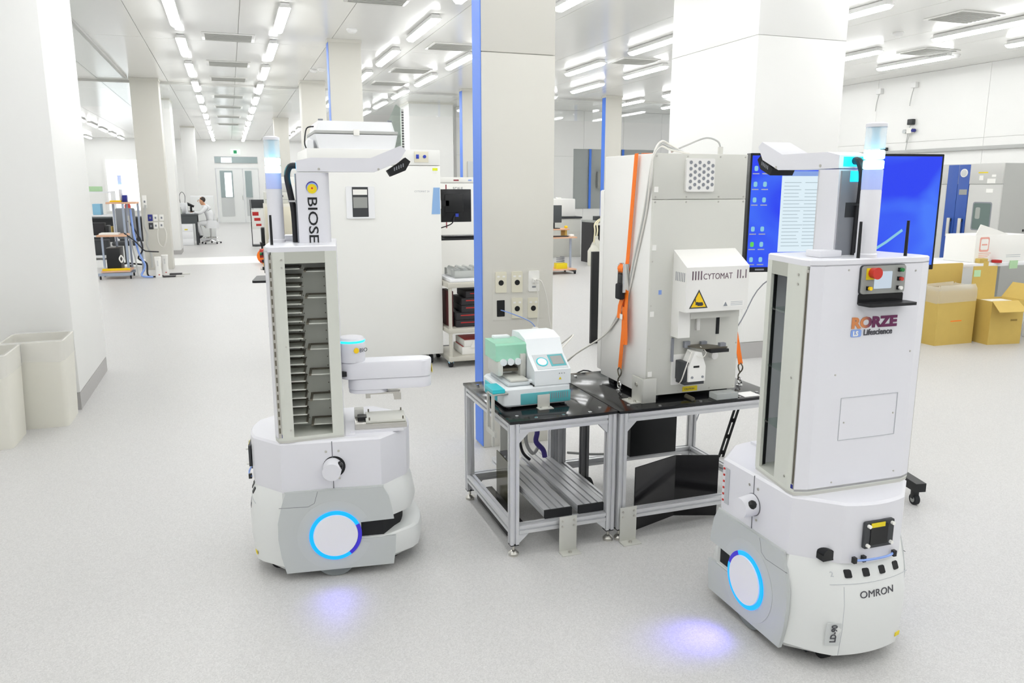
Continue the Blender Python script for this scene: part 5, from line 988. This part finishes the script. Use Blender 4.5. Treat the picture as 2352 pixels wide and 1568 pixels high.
one('cable', 'cablegray', 'grey cable bundle down the edge of the left pillar', 'cable', MB().tube([(-1.53, 16.7, 1.25), (-1.58, 16.66, .9), (-1.54, 16.68, .7), (-1.56, 16.66, .5), (-1.5, 16.68, .3), (-1.5, 16.66, .05)], .022, 6, smooth=5), 'cables of the left pillar')
# ================================================================== SEATED PERSON AT THE BENCH
YP = 24.0
t = thing('lab_bench', 'dark lab bench where the person sits', 'bench', (-1.15, YP, 0)); MB().box(-.55, .29, -.45, .45, .80, .845, .004).build('top', 'darkdesk', t); MB().box(-.5, .27, -.44, -.40, .59, .80).build('apron', 'darkdesk', t)
for xx in (-.5, .24):
    for yy in (-.4, .4): MB().box(xx-.03, xx+.03, yy-.03, yy+.03, 0, .8).build('leg', 'labeldark', t)
t = thing('drawer_unit', 'white drawer unit with yellow label under the lab bench', 'drawers', (-1.17, 23.45, 0)); MB().box(-.14, .17, 0, .5, .0, .585, .006).build('carcass', 'inctop', t)
for z in (.02, .2, .38): MB().box(-.13, .16, -.012, -.001, z, z+.17, .003).build('drawer', 'inctop', t)
boxp('yellow_label', 'yellow', t, -.05, .03, -.014, -.012, .42, .45)
t = thing('microscope', 'microscope with black eyepieces on the lab bench', 'microscope', (-1.05, YP-.1, .846)); MB().box(-.12, .1, -.1, .1, 0, .04, .01).build('foot', 'inctop', t); MB().box(-.12, -.06, -.05, .05, .04, .3, .015).build('arm', 'inctop', t); MB().cyl((-.08, 0, .28), (.1, 0, .2), .045, .03, 12).build('head', 'black', t); MB().cyl((.02, 0, .06), (.02, 0, .2), .03, n=12).build('objective', 'black', t); boxp('stage', 'black', t, -.05, .1, -.07, .07, .07, .085)
t = thing('lamp_hoop', 'white box with thin hoop lamp on the lab bench', 'lamp', (-1.25, YP+.15, .846)); MB().box(-.08, .08, -.08, .08, 0, .3, .01).build('box', 'inctop', t); MB().tube([(-.06, 0, .3), (-.07, 0, .5), (-.0, 0, .6), (.07, 0, .5), (.06, 0, .3)], .007, 6, smooth=5).build('hoop', 'labeldark', t)
t = thing('white_cabinet', 'white bench cabinet behind the seated person', 'cabinet', (-.75, 25.5, 0)); MB().box(-.35, .3, 0, .5, 0, 1.32, .006).build('body', 'inctop', t); MB().box(-.34, .29, -.015, 0, .05, 1.3, .004).build('door', 'doorwhite', t)
t = thing('bottle_rack', 'clutter of glass bottles on the left end of the lab bench', 'bottles', (-1.4, YP-.15, .846))
for k in range(5): MB().lathe([(.028, 0), (.03, .12), (.012, .15), (.012, .19)], (-.1+.05*k, .04*(k % 2), 0), 10).build('bottle', 'beaker', t)
t = thing('lab_stool', 'round lab stool with chrome foot ring under the person', 'stool', (-.56, YP, 0)); MB().cyl((0, 0, .47), (0, 0, .52), .17, n=24).build('seat', 'cream', t); MB().cyl((0, 0, .1), (0, 0, .47), .025, n=12).build('post', 'chrome', t); MB().tube([(.2*math.cos(a*.4488), .2*math.sin(a*.4488), .17) for a in range(15)], .012, 6).build('foot_ring', 'chrome', t)
for a in range(5):
    c_, s_ = math.cos(a*1.257+.3), math.sin(a*1.257+.3); MB().cyl((0, 0, .1), (.26*c_, .26*s_, .05), .018, n=8).build('leg', 'chrome', t); MB().sphere((.26*c_, .26*s_, .025), .025, 8).build('castor', 'rubber', t)
MB().tube([(.17, -.13, .52), (.2, -.13, .68), (.22, 0, .72), (.2, .13, .68), (.17, .13, .52)], .014, 6, smooth=4).build('back_hoop', 'cablegray', t)
def person(loc):
    J = {'pel': (.0, 0, .60, .15, .17), 'waist': (.0, 0, .74, .13, .16), 'chest': (-.07, 0, .93, .125, .175), 'upc': (-.13, 0, 1.03, .09, .13), 'neck': (-.17, 0, 1.09, .052, .055), 'jaw': (-.205, 0, 1.135, .07, .065), 'head': (-.215, 0, 1.215, .095, .078), 'crown': (-.205, 0, 1.275, .06, .055)}
    E = [('pel', 'waist'), ('waist', 'chest'), ('chest', 'upc'), ('upc', 'neck'), ('neck', 'jaw'), ('jaw', 'head'), ('head', 'crown')]
    for n, s in (('l', -1), ('r', 1)):
        J.update({n+'sh': (-.12, s*.17, 1.0, .06, .065), n+'el': (-.27, s*.2, .86, .05, .05), n+'wr': (-.45, s*.1, .885, .036, .032), n+'ha': (-.51, s*.08, .89, .032, .022), n+'fi': (-.565, s*.07, .875, .018, .014), n+'th': (-.50, s*.045, .905, .013, .013),
                  n+'hip': (-.05, s*.09, .57, .10, .10), n+'kn': (-.36, s*.11, .58, .068, .07), n+'an': (-.27, s*.11, .22, .045, .05), n+'to': (-.40, s*.12, .17, .035, .045)})
        E += [('upc', n+'sh'), (n+'sh', n+'el'), (n+'el', n+'wr'), (n+'wr', n+'ha'), (n+'ha', n+'fi'), (n+'ha', n+'th'), ('pel', n+'hip'), (n+'hip', n+'kn'), (n+'kn', n+'an'), (n+'an', n+'to')]
    K = list(J); me = bpy.data.meshes.new('person'); me.from_pydata([J[k][:3] for k in K], [(K.index(a), K.index(b)) for a, b in E], [])
    o = bpy.data.objects.new('person', me); COL.objects.link(o); o.modifiers.new('skin', 'SKIN'); sv = me.skin_vertices[0].data
    for i, k in enumerate(K): sv[i].radius = J[k][3:5]; sv[i].use_root = (k == 'pel')
    sub = o.modifiers.new('sub', 'SUBSURF'); sub.levels = sub.render_levels = 2
    dg = bpy.context.evaluated_depsgraph_get(); dg.update(); m2 = bpy.data.meshes.new_from_object(o.evaluated_get(dg)); bpy.data.objects.remove(o)
    for m in ('coat', 'skin', 'trouser', 'shoe'): m2.materials.append(MATS[m])
    for p in m2.polygons:
        c = p.center; p.use_smooth = True
        p.material_index = 1 if (c.z > 1.085 and c.x < -.12) or (c.x < -.455 and c.z > .8) else 3 if c.z < .24 else 2 if (c.z < .52 and c.x < -.12) else 0
    o = bpy.data.objects.new('person', m2); COL.objects.link(o); o.location = loc
    tag(o, 'person in a white lab coat seated at the bench, bent over a microscope', 'person')
    MB().sphere((-.185, 0, 1.235), .1, 14, sc=(.78, .86, .82)).build('hair', 'hair', o); MB().sphere((-.2, 0, 1.29), .055, 12, sc=(1, 1, .35)).build('bald_crown', 'skin', o)
    for s in (-1, 1): MB().sphere((-.2, s*.083, 1.2), .022, 8, sc=(.7, .5, 1)).build('ear', 'skin', o); MB().sphere((-.296, s*.03, 1.225), .011, 8).build('eye', 'hair', o)
    MB().sphere((-.312, 0, 1.195), .016, 8, sc=(1.2, .8, 1)).build('nose', 'skin', o); MB().box(-.302, -.285, -.022, .022, 1.15, 1.157).build('mouth', 'textred', o)
    MB().loft([[(.02+x, y, z) for x, y in rrect(-w1, w1, -w2, w2, .1, 4)] for z, w1, w2 in ((.44, .19, .21), (.56, .18, .2), (.66, .155, .175))], cap=False).build('coat_skirt', 'coat', o)
person((-.53, YP, 0))
# ================================================================== CLUTTER RIGHT OF THE END DOOR
t = thing('beige_machine', 'tall beige machine cabinet right of the far aisle', 'machine', (1.05, 20.6, 0)); MB().box(-.25, .45, 0, .7, .0, 1.18, .008).build('body', 'offwhite', t); MB().box(-.24, .44, -.012, 0, .08, 1.1, .004).build('door', 'cream', t); boxp('teal_strip', 'tealbright', t, -.18, .05, -.014, 0, 1.14, 1.17)
t = thing('analyser', 'beige bench analyser on top of the beige machine', 'instrument', (1.1, 20.75, 1.181)); MB().box(-.28, .32, 0, .45, 0, .28, .01).build('lower_body', 'cyt', t); MB().box(-.22, .3, .05, .42, .28, .5, .01).build('upper_body', 'chamber', t); boxp('front_slot', 'labeldark', t, .0, .18, -.004, 0, .16, .2); boxp('base_line', 'labelgray', t, -.26, .3, -.004, 0, .09, .1)
one('dark_cabinet', 'maroon', 'narrow dark red cabinet before the beige machine', 'cabinet', MB().box(1.0, 1.2, 19.7, 20.2, .002, 1.2, .006)); one('black_post', 'labeldark', 'slim dark bag standing beside the dark red cabinet', 'bag', MB().box(.86, .95, 19.8, 20.1, .1, .92, .02).box(.87, .94, 19.85, 20.05, .002, .12, .02))
t = thing('poster_stand', 'wheeled stand with red printed poster right of the far aisle', 'stand', (.66, 22.6, 0)); MB().box(-.14, .26, 0, .02, .45, .98).build('poster', 'paper', t); MB().box(-.15, -.13, .0, .04, .03, 1.25).build('upright', 'labeldark', t); MB().box(.27, .29, .0, .04, .03, 1.25).build('upright', 'labeldark', t); MB().box(-.12, .27, 0, .03, 1.02, 1.25, .004).build('dark_panel', 'labeldark', t)
for a, b_, z0, z1 in ((-.1, .06, .82, .92), (-.06, .1, .68, .76), (-.02, .12, .54, .6)): boxp('red_print', 'boxred', t, a, b_, -.002, 0, z0, z1)
boxp('foot', 'labeldark', t, -.15, .29, -.2, .22, .01, .04)
one('black_case', 'black', 'black case on a low board beside the poster stand', 'case', MB().box(.72, .98, 21.4, 21.8, .16, .55, .03).box(.68, 1.02, 21.35, 21.85, .08, .16, .005).box(.7, .74, 21.4, 21.44, .002, .08).box(.96, 1.0, 21.4, 21.44, .002, .08))
one('orange_ball', 'orange', 'orange reel low on the floor behind the left robot', 'reel', MB().cyl((.62, 17.2, .16), (.62, 17.35, .16), .155, n=20))
t = thing('white_instrument', 'tall white liquid handler on a table right of the far aisle', 'instrument', (1.28, 22.4, 0)); MB().box(-.25, .7, 0, .6, .0, .95, .006).build('table', 'inctop', t); MB().box(-.22, .65, .02, .58, 1.35, 1.62, .01).build('gantry', 'inctop', t)
for xx in (-.2, .2, .62): MB().box(xx-.03, xx+.03, .03, .1, .95, 1.36).build('column', 'rwhite', t)
MB().box(-.2, .3, .1, .5, .95, 1.12, .005).build('tray_stack', 'steelmat', t); MB().box(.05, .5, .1, .5, 1.62, 1.85, .01).build('top_module', 'paper', t); boxp('yellow_label', 'yellow', t, .0, .12, .015, .02, 1.5, 1.54); boxp('purple_lid', 'purple', t, -.22, .0, .08, .3, 1.12, 1.15)
t = thing('wall_aircon', 'white wall-mounted air unit high beyond the left robot', 'unit', (1.55, 15.9, 2.0)) if False else None
# ================================================================== FAR MIDDLE: BETWEEN PILLAR AND STRAPPED INCUBATOR
t = thing('computer_trolley', 'wooden-decked computer trolley seen right of the near pillar', 'trolley', (5.75, 13.3, 0))
for z in (.07, .66, .80): MB().box(-.35, .27 if z != .8 else .2, 0 if z != .8 else .2, .5, z, z+.025, .003).build('deck', 'wood', t)
for xx in (-.3, .23): MB().box(xx-.015, xx+.015, .2, .24, .05, .66).build('leg', 'frameblue', t); MB().box(xx-.02, xx+.02, -.02, .5, .04, .07).build('foot', 'labeldark', t)
for xx in (-.3, .23):
    for yy in (0, .46): MB().cyl((xx-.012, yy, .03), (xx+.012, yy, .03), .03, n=12).build('castor', 'rubber', t)
for xx in (-.3, -.15, .15): MB().box(xx-.02, xx+.02, .25, .45, .685, .8).build('riser', 'card', t)
t = thing('flat_monitor', 'flat monitor on the computer trolley', 'monitor', (5.7, 13.6, .826)); MB().box(-.2, .13, 0, .03, .11, .43, .004).build('screen_housing', 'darkdesk', t); MB().box(-.05, .0, .02, .05, .0, .15).build('neck', 'black', t); MB().box(-.12, .08, -.05, .12, 0, .012, .003).build('foot', 'black', t)
one('yellow_duck', 'amber', 'small yellow gadget beside the flat monitor', 'gadget', MB().sphere((5.91, 13.58, .855), .03, 10, sc=(1.3, 1, .9))); one('keyboard', 'boxblack', 'black keyboard on the computer trolley', 'keyboard', MB().box(5.5, 5.86, 13.33, 13.46, .686, .705, .004)); one('mouse', 'paper', 'white handset on the computer trolley edge', 'mouse', MB().box(5.9, 5.98, 13.35, 13.47, .686, .73, .012))
one('yellow_box', 'yellow', 'yellow box on the lowest deck of the computer trolley', 'box', MB().box(5.64, 5.85, 13.35, 13.5, .096, .2, .004)); one('wire_coil', 'labelgray', 'coil of grey wire on the yellow box', 'wire', MB().tube([(5.74+.08*math.cos(a*.7), 13.42+.05*math.sin(a*.7), .215+.0035*a) for a in range(30)], .008, 5))
t = thing('white_bench', 'white bench cabinet far behind the computer trolley', 'bench', (7.0, 16.6, 0)); MB().box(-.5, .6, 0, .6, .0, .88, .006).build('cabinet', 'cyt', t); MB().box(-.52, .62, -.02, .62, .88, .92, .004).build('worktop', 'labeldark', t)
t = thing('white_machine', 'large white benchtop machine far behind the computer trolley', 'machine', (7.05, 16.62, .921)); MB().box(-.42, .42, .02, .55, 0, .40, .02).build('body', 'paper', t); MB().box(.0, .1, .1, .2, .4, .43, .004).build('cap', 'paper', t); boxp('vent', 'rgray2', t, -.3, -.1, .015, .02, .05, .1)
t = thing('black_desk', 'black desk with monitor left of the strapped incubator', 'desk', (7.45, 15.0, 0)); MB().box(-.3, .9, 0, .6, .85, .89, .004).build('top', 'hmi', t); MB().box(-.3, -.26, .02, .58, 0, .85).build('side', 'boxblack', t); MB().box(-.26, .86, .5, .54, 0, .85).build('back_board', 'boxblack', t); MB().box(.86, .9, .02, .58, 0, .85).build('side', 'boxblack', t); boxp('front_rail', 'paper', t, -.26, .86, .0, .02, .80, .85)
t = thing('flat_monitor', 'grey monitor on the black desk', 'monitor', (7.62, 15.2, .891)); MB().box(-.18, .3, 0, .03, .18, .50, .004).build('screen_housing', 'hmi', t); MB().box(.03, .08, .02, .05, 0, .2).build('neck', 'black', t); MB().box(-.05, .16, -.06, .12, 0, .012, .003).build('foot', 'black', t)
one('dark_box', 'labeldark', 'flat dark box on the black desk', 'box', MB().box(7.3, 7.5, 15.1, 15.35, .891, .98, .005))
for k, (x, y, s_) in enumerate(((6.98, 14.6, 1.0), (7.16, 14.85, 1.25))):
    t = thing('carboy', ['white plastic carboy on the floor before the black desk, nearer one', 'tall white plastic carboy on the floor before the black desk, rear one'][k], 'carboy', (x, y, 0), group='carboys before the black desk'); MB().lathe([(.12, 0), (.125, .02), (.125, .3*s_), (.09, .36*s_), (.035, .42*s_), (.035, .47*s_)], (0, 0, 0), 18).build('body', 'carboy', t); MB().tube([(0, 0, .46*s_), (.02, .0, .7), (.04, .05, .85), (.2, .1, .95), (.32, .12, .92)], .016, 6, smooth=5).build('tubing', 'tubing', t)
one('blue_bucket', 'seatblue', 'small blue bucket beside the carboys', 'bucket', MB().lathe([(.05, 0), (.06, .25), (.06, .26)], (7.2, 14.55, 0), 14))
t = thing('wall_shelf', 'wooden shelf board with flasks high behind the computer trolley', 'shelf', (6.9, 17.6, 0)); MB().box(-.8, .1, 0, .3, 1.42, 1.45).build('board', 'wood', t); MB().box(.06, .1, .05, .09, 0, 1.42).build('post', 'labelgray', t); MB().box(-.78, -.74, .05, .09, 0, 1.42).build('post', 'labelgray', t)
t = thing('clear_jar', 'clear jar on the wooden shelf board', 'jar', (6.45, 17.7, 1.451)); MB().lathe([(.12, 0), (.13, .25), (.1, .3)], (0, 0, 0), 16).build('glass', 'acrylic', t); MB().lathe([(.1, .3), (.1, .33)], (0, 0, 0), 16).build('lid', 'paper', t)
one('blue_chair_back', 'seatblue', 'pale blue box on the end of the wooden shelf board', 'box', MB().box(6.85, 6.98, 17.65, 17.85, 1.451, 1.56, .01))

p0, p1 = atY(1753, 652, 4.3), atY(1703, 735, 4.3)
one('cable', 'labelgray', 'thin grey cable slanting down between the strapped incubator and the right robot', 'cable', MB().tube([p0+(p0-p1)*.9+Vector((0, -.3, 0)), p0, p1, p1+(p1-p0)*1.2, Vector((p1.x-.35, 4.3, .012)), Vector((p1.x-.6, 4.35, .008))], .004, 6, smooth=5))
one('clear_tray', 'acrylic', 'small clear tray on the bench in front of the strapped incubator', 'tray', MB().box(2.08, 2.2, 2.995, 3.06, TT+.0005, TT+.03, .003))
one('paper_slip', 'paper', 'white paper slip on the right end of the incubator bench', 'paper', MB().box(2.24, 2.33, 3.0, 3.08, TT+.0005, TT+.002))
